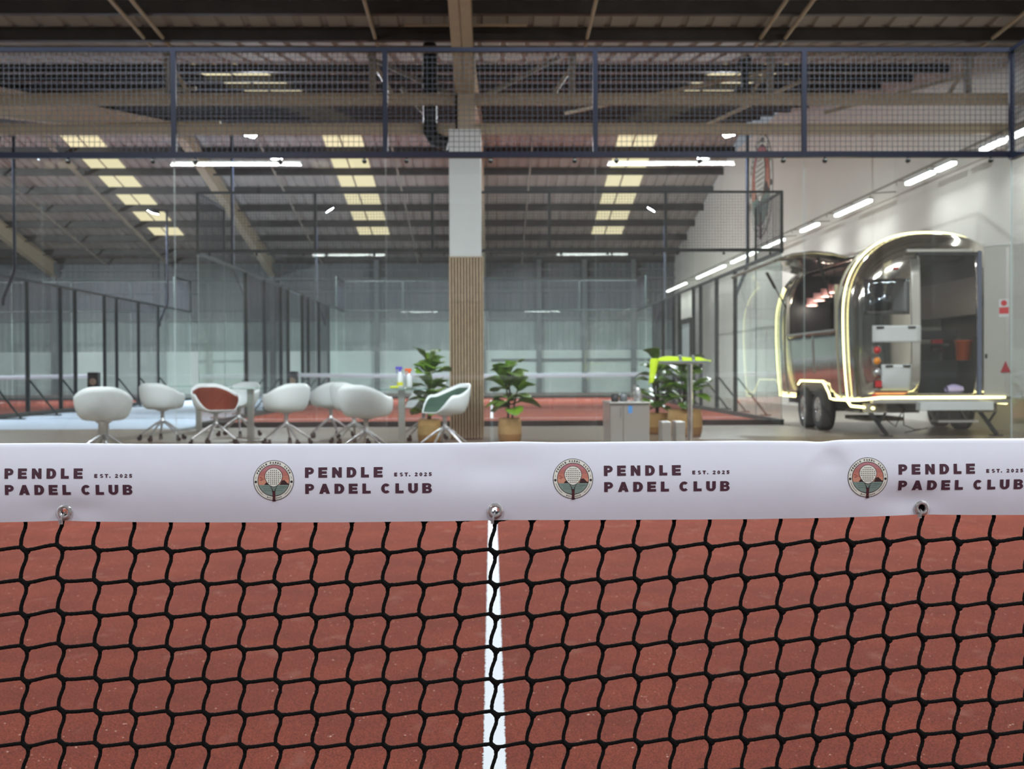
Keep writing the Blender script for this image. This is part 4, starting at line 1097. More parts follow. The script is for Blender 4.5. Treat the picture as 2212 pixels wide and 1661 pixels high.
# stainless counter with crockery
x0, x1, y0, y1 = 1.39, 1.86, 13.9, 14.75
t = thing('steel_cabinet', 'mirror-polished steel cabinet right of the lone plant', 'cabinet', ((x0+x1)/2, (y0+y1)/2, 0.007))
build('cabinet_body', MB().box(x0, x1, y0+0.02, y1, 0.03, 0.56), M_STAIN, t, bevel=0.006)
build('cabinet_door', MB().box(x0+0.01, x0+0.15, y0, y0+0.02, 0.04, 0.545), M_STAIN, t, bevel=0.003)
build('cabinet_door', MB().box(x0+0.16, x1-0.01, y0, y0+0.02, 0.04, 0.545), M_STAIN, t, bevel=0.003)
build('worktop', MB().box(x0-0.01, x1+0.01, y0-0.02, y1+0.01, 0.56, 0.58), M_STAIN, t, bevel=0.004)
build('handle', MB().tube([(x0+0.125, y0-0.03, 0.40), (x0+0.125, y0-0.03, 0.52)], 0.006, 8), M_CHROME, t)
build('blue_sticker', MB().box(x0+0.215, x0+0.265, y0-0.001, y0, 0.45, 0.54), mat('blue_sticker', (70, 130, 190), 0.5), t)
zt = 0.5805
def mug(x, y, lab, r=0.042, h=0.09, mt=M_DARK, name='mug', cat='mug'):
    t = thing(name, lab, cat, (x, y, zt))
    build('mug_body', MB().lathe([(0, zt), (r*0.9, zt), (r, zt+0.01), (r, zt+h), (r*0.9, zt+h), (r*0.9, zt+0.012), (0, zt+0.01)], (x, y, 0), 20), mt, t)
    m = MB(); m.tube([(x+r*0.95, y, zt+h*0.85), (x+r*1.6, y, zt+h*0.75), (x+r*1.6, y, zt+h*0.35), (x+r*0.95, y, zt+h*0.2)], 0.006, 8)
    build('mug_handle', m, mt, t)
mug(1.47, 14.1, 'dark mug at the left end of the steel cabinet')
mug(1.60, 14.35, 'dark grey mug in the middle of the steel cabinet', 0.048, 0.10, mat('grey_glaze', (90, 96, 100), 0.3))
t = thing('cup_rack', 'chrome wire cup rack with hoops on the steel cabinet', 'rack', (1.72, 14.3, zt))
m = MB()
for k in range(6): m.tube([(1.72+0.035*math.cos(a*PI/8), 14.3+0.035*math.sin(a*PI/8), zt+0.02+0.034*k) for a in range(17)], 0.003, 6)
for a in (0, PI/2, PI, 3*PI/2): m.tube([(1.72+0.035*math.cos(a), 14.3+0.035*math.sin(a), zt), (1.72+0.035*math.cos(a), 14.3+0.035*math.sin(a), zt+0.20)], 0.003, 6)
build('hoops', m, M_CHROME, t)
t = thing('steel_kettle', 'small steel jug beside the cup rack on the cabinet', 'jug', (1.80, 14.55, zt))
build('jug_body', MB().lathe([(0, zt), (0.045, zt), (0.05, zt+0.03), (0.045, zt+0.10), (0.035, zt+0.14), (0.03, zt+0.16), (0.012, zt+0.17), (0, zt+0.17)], (1.80, 14.55, 0), 20), M_ALU, t)
build('jug_lid', MB().lathe([(0, zt+0.17), (0.012, zt+0.17), (0.008, zt+0.19), (0, zt+0.19)], (1.80, 14.55, 0), 14), M_BLACK, t)
for i, (px, w, lab) in enumerate(((1440, 0.115, 'left of two low steel plinths in front of the right-hand plants'), (1470, 0.115, 'right of two low steel plinths, next to the round steel post'))):
    p = at(px, 900, 14.4)
    tt = thing('steel_plinth', lab, 'plinth', (p.x, 14.4, 0.007), 'low steel plinths')
    build('plinth_body', MB().box(p.x-w/2, p.x+w/2, 14.4, 14.7, 0.01, 0.325), M_STAIN, tt, bevel=0.005)
    build('plinth_foot', MB().box(p.x-w/2+0.01, p.x+w/2-0.01, 14.42, 14.68, 0.007, 0.02), M_BLACK, tt)

# bar table and the lime cloth thrown over it
bx, by, bh = 2.52, 15.0, 1.055
t = thing('bar_table', 'tall bar table with a round steel post under the lime cloth', 'table', (bx, by, 0.007))
build('post', MB().lathe([(0.037, 0.02), (0.037, bh-0.02)], (bx, by, 0), 24), M_CHROME, t)
build('base', MB().lathe([(0, 0.007), (0.21, 0.007), (0.21, 0.018), (0.05, 0.03), (0.037, 0.05)], (bx, by, 0), 32), M_STAIN, t)
build('table_top', MB().box(bx-0.42, bx+0.13, by-0.25, by+0.25, bh-0.022, bh), M_STAIN, t, bevel=0.004)
t = thing('lime_cloth', 'crumpled lime yellow cloth draped over the bar table, hanging on the left', 'cloth', (bx-0.15, by, bh))
rng = random.Random(9); rows = []
ctrl = [(-0.520, -0.30, .035), (-0.500, -0.16, .05), (-0.475, -0.03, .05), (-0.445, 0.012, .09), (-0.38, 0.055, .14), (-0.28, 0.075, .16), (-0.17, 0.06, .16), (-0.09, 0.072, .16), (0.0, 0.05, .16), (0.08, 0.066, .15), (0.15, 0.045, .12), (0.22, 0.018, .06), (0.275, 0.012, .02)]
rp = []
for i, (dx, dz, w) in enumerate(ctrl):
    r = []
    for k in range(9):
        s = -1+k/4
        r.append((bx+dx+rng.uniform(-.008, .008), by+s*w, bh+0.004+(dz if i > 3 else dz)*(1-0.97*s**4 if i > 3 else 1)+rng.uniform(-.006, .006)))
    rp.append(r)
m = MB().grid(rp)
m.grid([[(bx-0.47-0.045*k/7+(0.055-0.035*(k/7)**2)*q+rng.uniform(-.004, .004), by-0.16-0.02*math.cos(q*1.5)-0.02*k/7, bh+0.05-0.045*k) for q in (-1, -.5, 0, .5, 1)] for k in range(8)])
build('cloth_fabric', m, M_VIS, t, solid=0.008, sub=2)
m = MB()
for a, b in ((-0.15, -0.115), (0.015, 0.05)):
    m.grid([[(bx+xx+0.012*s, by+s*0.17, bh+0.082*(1-0.97*s**4)+0.004) for s in (-1.02, -.95, -.85, -.5, 0, .5, 1)] for xx in (a, b)])
build('reflective_strip', m, M_REFL, t, solid=0.006)
build('hem', MB().beam((bx-0.42, by-0.262, bh+0.004), (bx+0.2, by-0.262, bh+0.004), 0.004, 0.02), M_REFL, t)

# ------------------------------------------------------------------ the caravan
XC, YR, YN2, HB = 6.27, 16.95, 20.95, 0.50
def prof_pts():
    P = []
    for i in range(9):
        h = HB+(1.7-HB)*i/9; P.append((-(1.2-0.07*((1.7-h)/1.2)**2), h))
    n = 2.4
    for i in range(41):
        a = PI*i/40; c, s = math.cos(a), math.sin(a)
        P.append((-1.2*math.copysign(abs(c)**(2/n), c), 1.7+1.2*abs(s)**(2/n)))
    for i in range(8, -1, -1):
        h = HB+(1.7-HB)*i/9; P.append(((1.2-0.07*((1.7-h)/1.2)**2), h))
    return P
PR = prof_pts(); CC = (0.0, 1.45)
BOT = [(1.12-2.24*k/14, HB) for k in range(1, 14)]
LOOP = PR+BOT
def radial(dx, dh):
    """distance from the cap centre to the outline in a direction"""
    best = None
    for (ax, ah), (bx_, bh_) in zip(LOOP, LOOP[1:]+LOOP[:1]):
        ex, eh = bx_-ax, bh_-ah; det = dx*(-eh)+ex*dh
        if abs(det) < 1e-9: continue
        qx, qh = ax-CC[0], ah-CC[1]
        tt = (qx*(-eh)+ex*qh)/det; u = (dx*qh-dh*qx)/det
        if tt > 0 and -1e-6 <= u <= 1+1e-6: best = tt if best is None else min(best, tt)
    return best or 1.0
DEP = 0.52
def cap_y(x, h):
    dx, dh = x-XC-CC[0], h-CC[1]; d = math.hypot(dx, dh)
    if d < 1e-6: return YR-DEP
    r = min(d/radial(dx/d, dh/d), 1.0)
    return YR-DEP*(1-r**3.6)**(1/3.6)
van = thing('caravan', 'rounded polished aluminium caravan with glowing edge strips and open rear door', 'caravan', (XC, 18.9, 0))
def finish(name, bm, mats, solid=0.03, smooth=True):
    for v in bm.verts: v.co -= Vector((XC, 18.9, 0))
    for f in bm.faces: f.smooth = smooth
    me = bpy.data.meshes.new(name); bm.to_mesh(me); bm.free()
    o = link(name, me, mats, van)
    if solid:
        md = o.modifiers.new('s', 'SOLIDIFY'); md.thickness = solid; md.offset = -1; md.material_offset = 1; md.material_offset_rim = 0
    return o
def cut(bm, planes, kill):
    for co, no in planes:
        bmesh.ops.bisect_plane(bm, geom=bm.verts[:]+bm.edges[:]+bm.faces[:], plane_co=co, plane_no=no, dist=1e-6)
    bmesh.ops.delete(bm, geom=[f for f in bm.faces if kill(f.calc_center_median())], context='FACES')
# barrel
bm = bmesh.new(); ny = 24; G_ = []
for j in range(ny+1):
    y = YR+(YN2-YR)*j/ny; G_.append([bm.verts.new((XC+x, y, h)) for x, h in LOOP])
for a, b in zip(G_, G_[1:]):
    for k in range(len(a)): k2 = (k+1) % len(a); bm.faces.new((a[k], a[k2], b[k2], b[k]))
HY0, HY1, HZ0, HZ1 = 17.35, 20.18, 1.54, 2.60
A1, A2, A3, A4, AH = 17.72, 18.08, 19.58, 19.92, 0.76
cut(bm, [((0, HY0, 0), (0, 1, 0)), ((0, HY1, 0), (0, 1, 0)), ((0, 0, HZ0), (0, 0, 1)), ((0, 0, HZ1), (0, 0, 1))],
    lambda c: HY0 < c.y < HY1 and HZ0 < c.z < HZ1 and c.x < XC)
def in_arch(c):
    if c.z > AH or abs(c.x-XC) < 0.80: return False
    u = (c.z-HB)/(AH-HB); return A1+(A2-A1)*u < c.y < A4+(A3-A4)*u
cut(bm, [((0, 0, AH), (0, 0, 1)), ((0, A1, HB), (0, AH-HB, -(A2-A1))), ((0, A4, HB), (0, AH-HB, (A4-A3)))], in_arch)
bmesh.ops.recalc_face_normals(bm, faces=bm.faces)
finish('body_shell', bm, [M_MIRROR, M_INT])
# rear and front domes
def dome(sgn, yb, dep):
    bm = bmesh.new(); rs = [1.0, .985, .965, .94, .91, .87, .82, .76, .68, .58, .46, .32, .16]; rings = []
    for r in rs:
        y = yb - sgn*dep*(1-r**3.6)**(1/3.6)
        rings.append([bm.verts.new((XC+CC[0]+(x-CC[0])*r, y, CC[1]+(h-CC[1])*r)) for x, h in LOOP])
    for a, b in zip(rings, rings[1:]):
        for k in range(len(a)): k2 = (k+1) % len(a); bm.faces.new((a[k], a[k2], b[k2], b[k]))
    bm.faces.new(rings[-1])
    bmesh.ops.recalc_face_normals(bm, faces=bm.faces)
    return bm
DX0, DX1, DZ0, DZ1 = 5.985, 6.79, 0.60, 2.56
bm = dome(1, YR, DEP)
bmesh.ops.triangulate(bm, faces=[f for f in bm.faces if len(f.verts) > 4])
cut(bm, [((DX0, 0, 0), (1, 0, 0)), ((DX1, 0, 0), (1, 0, 0)), ((0, 0, DZ0), (0, 0, 1)), ((0, 0, DZ1), (0, 0, 1))], lambda c: DX0 < c.x < DX1 and DZ0 < c.z < DZ1)
if sum(f.normal.y for f in bm.faces) > 0: bmesh.ops.reverse_faces(bm, faces=bm.faces)
finish('rear_dome', bm, [M_MIRROR, M_INT])
bm = dome(-1, YN2, 0.6); finish('front_dome', bm, [M_MIRROR, M_INT])
# panel seams with rivets
for y in (17.3, 18.6, 20.4):
    seg = [p for p in PR if not (HY0-0.1 < y < HY1+0.1 and HZ0 < p[1] < HZ1 and p[0] < 0) or y == 17.3 or y == 20.4]
    if y == 18.6: seg = [p for p in PR if p[0] < 0 and 0.8 < p[1] < 1.5]
    m = MB()
    for (a, b), (c, d) in zip(seg, seg[1:]): m.beam((XC+a*1.002, y, b), (XC+c*1.002, y, d), 0.03, 0.004, up=(0, 1, 0))
    build('panel_seam', m, M_BRUSH, van)

def strip(pts, r=0.017, name='light_strip'):
    return build(name, MB().tube(pts, r, 8), M_LED, van)
S = lambda x, h, k=1.012: (XC+(x)*k, h)
a0 = [p for p in PR if not (p[0] > 0.70)]
strip([(XC+x*1.013, YR-0.01, 1.45+(h-1.45)*1.012) for x, h in a0], 0.014)
f0 = [p for p in PR if p[0] < 0 and p[1] < 2.42]
strip([(XC+x*1.013, YN2+0.0, h) for x, h in f0], 0.014)
lx = XC-1.15
strip([(lx, YN2, HB), (lx, A4-0.05, HB)], 0.016)
strip([(lx-.02, A3+0.02, AH-0.05), (lx-.02, A3-0.12, AH+0.01), (lx-.02, A2+0.08, AH+0.01), (lx-.02, A2-0.05, AH-0.04), (lx-.02, A1+0.10, HB+0.10), (lx-.02, A1+0.02, HB+0.02), (lx, A1-0.1, HB+0.005), (lx, YR, HB+0.01)], 0.016)
rear = [(lx, YR, HB+0.01)]
for k in range(0, 29):
    x = XC-1.10+2.0*k/28*1.0; rear.append((x, cap_y(x, 0.62)-0.03, HB+0.02+0.035*min(1, k/4)))
strip(rear, 0.019)
strip([(lx, YR-0.01, HB), (lx+0.02, YR-0.1, 0.43), (lx+0.25, YR-0.42, 0.405)], 0.018)
strip([(XC+1.16, 16.95, 0.46), (XC+1.18, 20.5, 0.46)], 0.02, 'added_under_strip')  # extra strip added below the body to throw warm light on the right wall
# bumper and sill below the door
build('bumper', MB().box(XC-0.95, XC+0.98, YR-DEP-0.02, YR-DEP+0.12, 0.47, 0.53), M_BRUSH, van, bevel=0.01)
build('door_sill', MB().box(5.93, 6.95, 16.26, 16.45, 0.38, 0.50), M_WHITE, van, bevel=0.006)
build('drip_rail', MB().box(5.80, 6.72, 16.40, 16.47, 2.585, 2.625), M_BRUSH, van, bevel=0.004)
def patch(name, x0, x1, h0, h1, off, mt, n=8, parent=None, th=0.012, bev=0.003):
    g = [[(x0+(x1-x0)*i/n, cap_y(x0+(x1-x0)*i/n, h0+(h1-h0)*j/n)-off, h0+(h1-h0)*j/n) for i in range(n+1)] for j in range(n+1)]
    return build(name, MB().grid(g), mt, parent or van, solid=th)
patch('door_jamb', 5.865, 5.99, 0.58, 2.50, 0.012, M_BRUSH)
build('door_jamb', MB().box(6.79, 6.845, 16.40, 16.47, 0.58, 2.60), mat('blue_grey_trim', (96, 104, 128), 0.4, 0.3), van, bevel=0.006)
build('door_jamb', MB().box(5.95, 6.80, 16.41, 16.46, 2.54, 2.58), M_DARK, van)
pn = patch('white_hatch', 5.33, 5.99, 1.33, 1.565, 0.02, M_WHITE)
for x in (5.43, 5.86): build('hinge', MB().box(x-0.05, x+0.05, cap_y(x, 1.53)-0.05, cap_y(x, 1.53)-0.02, 1.525, 1.55), M_BLACK, pn)
pn = patch('white_hatch', 5.45, 5.86, 0.655, 1.02, 0.02, M_WHITE)
for x in (5.55, 5.79): build('hinge', MB().box(x-0.05, x+0.05, cap_y(x, 1.0)-0.05, cap_y(x, 1.0)-0.02, 0.985, 1.01), M_BLACK, pn)
patch('copper_panel', 5.38, 5.85, 0.50, 0.64, 0.012, mat('copper_sheet', (176, 122, 96), 0.3, 0.7))
patch('rear_window', 5.24, 5.84, 1.72, 2.22, 0.010, mat('tinted_glass', (110, 116, 122), 0.03, 1.0, bump=0.25, bscale=5))
patch('marker_lamp', 5.62, 5.69, 2.35, 2.385, 0.02, M_RED, 3)
for (px, py, r, mt, nm) in ((1880, 757, 0.052, M_RED, 'brake_lamp'), (1880, 780, 0.052, M_AMBER, 'indicator_lamp'), (1881, 804, 0.052, M_ALU, 'reversing_lamp')):
    p = at(px, py, 16.75); y = cap_y(p.x, p.z)
    l = build(nm, MB().lathe([(0, -0.05), (r*0.8, -0.045), (r, -0.02), (r, 0.0)], (p.x, y-0.01, p.z), 24, axis='y'), mt, van)
    build('lamp_ring', MB().lathe([(r, -0.03), (r+0.014, -0.02), (r+0.016, 0.01)], (p.x, y-0.01, p.z), 24, axis='y'), M_CHROME, l)
p = at(1883, 829, 16.75); y = cap_y(p.x, p.z)
l = build('square_lamp', MB().box(p.x-0.045, p.x+0.045, y-0.05, y, p.z-0.045, p.z+0.045), M_RED, van, bevel=0.006)
build('lamp_ring', MB().box(p.x-0.055, p.x+0.06, y-0.02, y+0.02, p.z-0.06, p.z+0.055), M_BLACK, l)
def tri(px, py, s, yy, nm='reflector', q=None):
    p = at(px, py, yy); m = MB(); y = cap_y(p.x, p.z)-0.035 if q is None else yy
    V = [(p.x-s, y, p.z-s*0.8), (p.x+s, y, p.z-s*0.8), (p.x, y, p.z+s*0.95)]; V += [(a, b+0.02, c) for a, b, c in V]
    return build(nm, m.add(V, [(0, 1, 2), (5, 4, 3), (0, 3, 4, 1), (1, 4, 5, 2), (2, 5, 3, 0)]), mat('red_reflector', (150, 20, 40), 0.3, coat=0.6), van)
tri(1883, 854, 0.075, 16.7)
# open rear door leaf, swung outwards on its right-hand hinges
hinge = Vector((6.86, 16.38, 0)); ddir = Vector((math.cos(math.radians(-42)), math.sin(math.radians(-42)), 0)); dn = Vector((ddir.y, -ddir.x, 0))
lt = 0.035
def leaf_box(u0, u1, z0, z1, o0, o1, mt, nm, parent=None, bev=0.004):
    V = []
    for u, o in ((u0, o0), (u1, o0), (u1, o1), (u0, o1)):
        q = hinge+ddir*u+dn*o; V.append((q.x, q.y, z0))
    V += [(a, b, z1) for a, b, c in V]
    return build(nm, MB().add(V, [(3,2,1,0),(4,5,6,7),(0,1,5,4),(1,2,6,5),(2,3,7,6),(3,0,4,7)]), mt, parent or van, bevel=bev)
if dn.y > 0: dn = -dn
rd = leaf_box(0, 0.86, 0.57, 2.66, 0, -lt, mat('satin_aluminium', (172, 172, 166), 0.42, 0.55), 'rear_door')
leaf_box(-0.01, 0.88, 2.655, 2.69, 0.01, -lt-0.01, M_BRUSH, 'door_edge', rd)
leaf_box(0.02, 0.05, 1.10, 1.16, 0.012, 0, M_BLACK, 'door_hinge', rd)
leaf_box(0.30, 0.345, 0.62, 2.62, 0.004, 0, M_BRUSH, 'door_rib', rd)
us = []
def leaf_u(px):
    # where the line of sight through a column of the photo meets the door leaf
    q = at(px, 700, 10.0); d = Vector((q.x, q.y)); A = np.array([[d.x, -ddir.x], [d.y, -ddir.y]]); s, u = np.linalg.solve(A, np.array([hinge.x, hinge.y])); return float(u), float(s*10.0)
u0, ys = leaf_u(2158); u1, _ = leaf_u(2180)
zs = lambda py, s: CAM_H+(at(2168, py, 1).z-CAM_H)*ys
zt_, zm_, zb_, zw_ = zs(646, ys), zs(664, ys), zs(678, ys), zs(685, ys)
sg = leaf_box(u0, u1, zw_, zt_, 0.006, 0, M_WHITE, 'safety_notice', rd, 0)
leaf_box(u0+0.004, u1-0.004, zb_, zm_, 0.0075, 0.006, M_REDP, 'notice_text_panel', sg, 0)
m = MB(); c = hinge+ddir*((u0+u1)/2)+dn*0.008; zc = (zt_+zm_)/2; rr = (zt_-zm_)*0.36
V = [(c.x+ddir.x*rr*math.cos(a*PI/12), c.y+ddir.y*rr*math.cos(a*PI/12), zc+rr*math.sin(a*PI/12)) for a in range(24)]
build('notice_symbol', m.add(V, [tuple(range(24))]), M_REDP, sg)
u0, ys = leaf_u(2162); u1, _ = leaf_u(2184); z0_, z1_ = zs(804, ys), zs(780, ys); um = (u0+u1)/2
V = []
for u, z in ((u0, z0_), (u1, z0_), (um, z1_)):
    q = hinge+ddir*u+dn*0.02; V.append((q.x, q.y, z))
for a, b, c_ in list(V): V.append((a-dn.x*0.02, b-dn.y*0.02, c_))
build('reflector', MB().add(V, [(0, 1, 2), (5, 4, 3), (0, 3, 4, 1), (1, 4, 5, 2), (2, 5, 3, 0)]), mat('red_reflector'), rd)
strip([tuple(hinge+ddir*u+dn*0.02+Vector((0, 0, 0.56))) for u in (0.0, 0.30)], 0.014)
# raised serving hatch and its gas struts
fl = [(5.33, 2.60), (5.21, 2.60), (5.0, 2.655), (4.73, 2.68), (4.42, 2.645), (4.14, 2.545)]
fl2 = [(5.33, 2.60)]
m = MB().grid([[(x, y, h) for x, h in fl] for y in (HY0-0.02, 18.3, 19.3, HY1+0.02)])
build('serving_hatch', m, M_MIRROR, van, solid=0.035, sub=0)
build('hatch_rim', MB().tube([(4.13, HY0-0.03, 2.54), (4.13, HY1+0.03, 2.54)], 0.025, 8), M_STEELG, van)
for y, z0_, x1_ in ((17.52, 1.95, 4.86), (20.2, 2.0, 4.72)):
    build('gas_strut', MB().tube([(5.06, y, z0_), (5.06+(x1_-5.06)*0.55, y+0.02, z0_+(2.62-z0_)*0.55), (5.06+(x1_-5.06)*0.56, y+0.02, z0_+(2.62-z0_)*0.56), (x1_, y+0.03, 2.62)], [0.012, 0.012, 0.026, 0.026], 8), M_BLACK, van)
m = MB(); 
build('hatch_frame', m.box(5.05, 5.10, HY0, HY1, HZ0-0.02, HZ0+0.01).box(5.05, 5.10, HY0-0.02, HY0+0.01, HZ0, 2.2).box(5.05, 5.10, HY1-0.01, HY1+0.02, HZ0, 2.2), M_BRUSH, van)
# interior
build('interior_floor', MB().box(XC-1.1, XC+1.1, 16.55, 21.2, 0.56, 0.585), M_INT, van)
it = build('interior_counter', MB().box(5.15, 5.60, 17.2, 20.6, 0.60, 1.40).box(5.12, 5.66, 17.15, 20.65, 1.40, 1.44), M_INT, van)
build('interior_cupboard', MB().box(7.03, 7.33, 17.1, 20.6, 0.60, 1.42).box(7.05, 7.3, 17.1, 20.6, 1.75, 2.3), M_INT, van)
m = MB()
for k in range(12): m.box(5.6+0.11*k, 5.68+0.11*k, 17.2, 20.6, 2.58, 2.60)
build('interior_ceiling_slats', m, mat('ceiling_slat', (120, 106, 100), 0.4, 0.3), van)
build('interior_partition', MB().box(5.25, 5.95, 20.72, 20.76, 0.6, 2.5), M_DARK, van)
build('equipment_rack', MB().box(6.25, 6.85, 17.3, 17.75, 1.40, 1.52).box(6.2, 6.85, 17.3, 17.8, 0.6, 1.08), M_DARK, van)
build('back_shelf', MB().box(6.15, 7.0, 18.3, 18.34, 0.60, 1.72).box(6.1, 7.0, 18.0, 18.3, 1.30, 1.34), M_STEELG, van)
# wheels
def wheel(x0, s, y):
    w = 0.21
    prof = [(0.20, 0.0), (0.27, -0.004), (0.315, 0.012), (0.33, 0.04), (0.33, w-0.04), (0.315, w-0.012), (0.27, w), (0.20, w)]
    t = build('tyre', MB().lathe([(r, s*h) for r, h in prof], (x0, y, 0.335), 48, axis='x'), M_RUBBER, van)
    m = MB()
    for k in (0.06, 0.105, 0.15): m.lathe([(0.331, s*(k-0.004)), (0.326, s*k), (0.331, s*(k+0.004))], (x0, y, 0.335), 48, axis='x')
    m2 = MB().lathe([(0.20, s*0.01), (0.195, s*0.0), (0.18, s*0.03), (0.15, s*0.06), (0.10, s*0.055), (0.075, s*0.02), (0.05, s*0.0), (0, s*0.0)], (x0, y, 0.335), 40, axis='x')
    for k in range(8):
        a = 2*PI*k/8; m2.lathe([(0, s*0.012), (0.012, s*0.012), (0.012, s*0.04)], (x0, y+0.105*math.cos(a), 0.335+0.105*math.sin(a)), 8, axis='x')
    build('wheel_rim', m2, M_CHROME, t)
wheel(5.09, 1, 18.40); wheel(5.09, 1, 19.28); wheel(7.45, -1, 18.40); wheel(7.45, -1, 19.28)
m = MB()
for y in (18.40, 19.28): m.tube([(5.2, y, 0.335), (7.3, y, 0.335)], 0.035, 10)
m.box(5.45, 5.53, 16.9, 21.6, 0.36, 0.49).box(7.0, 7.08, 16.9, 21.6, 0.36, 0.49).box(5.45, 7.08, 17.2, 17.28, 0.38, 0.48)
build('chassis', m, M_DARK, van)
m = MB().box(5.5, 6.4, 17.6, 19.8, 0.30, 0.36).box(5.7, 6.3, 18.0, 19.0, 0.16, 0.22)
build('underfloor_tank', m, M_STEELG, van)
for x in (5.42, 6.98):
    s = -1 if x < 6 else 1
    m = MB().box(x-0.14, x+0.14, 16.55, 16.75, 0.34, 0.47)
    jk = build('jack_bracket', m, M_STEELG, van)
    m = MB().beam((x-0.10*s*0-0.10, 16.6, 0.37), (x+0.16, 16.6, 0.02), 0.04, 0.05).beam((x+0.16, 16.62, 0.36), (x+0.03, 16.62, 0.17), 0.025, 0.03).box(x+0.08, x+0.22, 16.52, 16.68, 0.0, 0.02)
    build('corner_jack', m, M_DARK, jk)
build('corner_jack', MB().beam((5.35, 20.9, 0.45), (5.0, 20.7, 0.05), 0.03, 0.04).beam((5.2, 20.9, 0.1), (5.02, 20.5, 0.04), 0.06, 0.05).box(4.93, 5.15, 20.55, 20.75, 0, 0.03), M_DARK, van) if False else None
build('step', MB().box(6.25, 6.82, 16.45, 16.72, 0.205, 0.235).beam((6.3, 16.7, 0.22), (6.3, 17.0, 0.42), 0.03, 0.03).beam((6.77, 16.7, 0.22), (6.77, 17.0, 0.42), 0.03, 0.03), M_ALU, van)
m = MB()
m.tube([(5.62, 16.9, 0.42), (5.68, 16.9, 0.22), (5.82, 16.95, 0.12), (5.9, 17.0, 0.28), (5.98, 17.0, 0.40)], 0.008, 6)
m.tube([(5.95, 17.0, 0.40), (5.92, 16.9, 0.15), (6.1, 16.95, 0.08), (6.3, 17.0, 0.10), (6.0, 17.1, 0.03)], 0.008, 6)
build('hanging_cables', m, M_BLACK, van)
# things inside the caravan
def bucket(x, y, z, r, h, mt, lab, nm='bucket', cat='bucket', taper=0.78):
    t = thing(nm, lab, cat, (x, y, z))
    build('bucket_body', MB().lathe([(0, z), (r*taper, z), (r, z+h), (r*1.05, z+h), (r*1.05, z+h-0.012), (r*0.97, z+h-0.005), (r*taper*0.95, z+0.01), (0, z+0.01)], (x, y, 0), 28), mt, t)
    m = MB(); m.tube([(x+r*math.cos(a*PI/8), y-r*0.6*math.sin(a*PI/8), z+h-0.02-0.10*math.sin(a*PI/8)) for a in range(9)], 0.004, 6)
    build('bucket_handle', m, M_STEELG, t)
p = at(2090, 782, 17.1); bucket(p.x, 17.25, 1.0805, 0.125, 0.29, M_ORANGE, 'orange bucket inside the caravan doorway on the right')
t = thing('red_fire_blanket', 'narrow red box hanging inside the caravan doorway', 'box', (6.32, 18.26, 1.3))
p = at(2026, 737, 18.2)
build('box_body', MB().box(p.x-0.08, p.x+0.08, 18.20, 18.30, p.z-0.16, p.z+0.15), M_REDP, t, bevel=0.01)
build('box_latch', MB().box(p.x-0.0, p.x+0.06, 18.19, 18.2, p.z-0.15, p.z-0.12), M_BLACK, t)
p = at(2058, 850, 16.75)
t = thing('plastic_packet', 'lilac and white plastic packet on the caravan doorstep', 'packet', (p.x, 16.75, 0.586))
m = MB(); rng = random.Random(4)
m.grid([[(p.x-0.11+0.22*i/6, 16.70+0.08*(math.cos(j*PI/4)), 0.665+0.075*math.sin(j*PI/4)*(0.6+0.4*math.sin(PI*i/6))+rng.uniform(-.004, .004)) for j in range(8)] for i in range(7)], wrap=True)
build('packet_film', m, mat('lilac_film', (190, 180, 220), 0.25, coat=0.5), t)
p = at(2022, 852, 16.75)
t = thing('red_cloth', 'small red cloth on the caravan doorstep left of the packet', 'cloth', (p.x, 16.75, 0.586))
build('cloth_fold', MB().box(p.x-0.10, p.x+0.10, 16.68, 16.82, 0.586, 0.615), M_REDP, t, bevel=0.01)
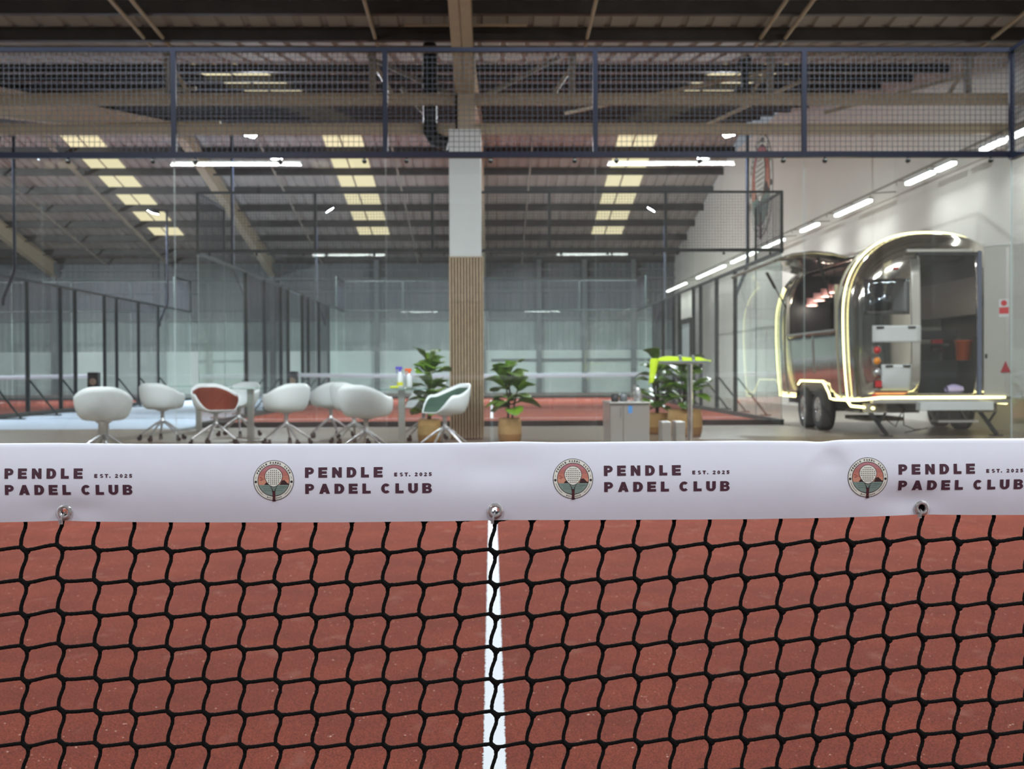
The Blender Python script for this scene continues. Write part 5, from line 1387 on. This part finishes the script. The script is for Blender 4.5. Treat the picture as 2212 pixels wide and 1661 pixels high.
for i, (x, y, z, lab) in enumerate(((5.56, 20.45, 2.13, 'furthest left'), (5.56, 20.0, 2.19, 'second from the left'), (5.56, 19.55, 2.23, 'second from the right'), (5.56, 19.1, 2.27, 'furthest right'))):
    t = thing('pendant_lamp', 'pink ribbed pendant shade in the caravan hatch, ' + lab, 'pendant lamp', (x, y, z), 'pink pendant shades in the caravan hatch')
    m = MB(); n = 44
    for k in range(n):
        a = 2*PI*k/n; c, s = math.cos(a), math.sin(a); m.box(x+0.088*c-0.004, x+0.088*c+0.004, y+0.088*s-0.004, y+0.088*s+0.004, z-0.06, z+0.06)
    for zz in (-0.03, 0.0, 0.03): m.lathe([(0.084, z+zz-0.003), (0.091, z+zz-0.003), (0.091, z+zz+0.003), (0.084, z+zz+0.003)], (x, y, 0), 24)
    build('lamp_shade', m, mat('pink_rib', (214, 170, 170), 0.5), t)
    build('glow_ring', MB().lathe([(0.085, z-0.075), (0.10, z-0.075), (0.10, z-0.06), (0.085, z-0.06), (0.085, z-0.075)], (x, y, 0), 28), M_PINK, t)
    ld = bpy.data.lights.new('shade_glow', 'POINT'); ld.energy = 5.0; ld.color = (1.0, 0.86, 0.72); ld.shadow_soft_size = 0.04
    lo = bpy.data.objects.new('shade_glow', ld); COL.objects.link(lo); lo.parent = t; lo.location = (0, 0, -0.09)
    build('lamp_cord', MB().tube([(x, y, z+0.06), (x, y, 2.575)], 0.004, 6).box(x-0.088, x+0.088, y-0.004, y+0.004, z+0.055, z+0.062), M_BLACK, t)

# small wall lamp box at the right edge of the frame
p = at(2206, 690, 13.0); f = (XR-0.12)/p.x; p = at(2206, 690, 13.0*f)
t = thing('camera_box', 'small black box with a white tip on the right wall at the frame edge', 'security camera', (XR-0.05, p.y, p.z))
build('box_body', MB().box(XR-0.22, XR-0.001, p.y-0.07, p.y+0.07, p.z-0.03, p.z+0.09), M_BLACK, t, bevel=0.01)
build('box_tip', MB().lathe([(0, -0.05), (0.04, -0.04), (0.045, 0), (0.03, 0.03), (0, 0.03)], (XR-0.22, p.y, p.z-0.06), 16), M_WHITE, t)
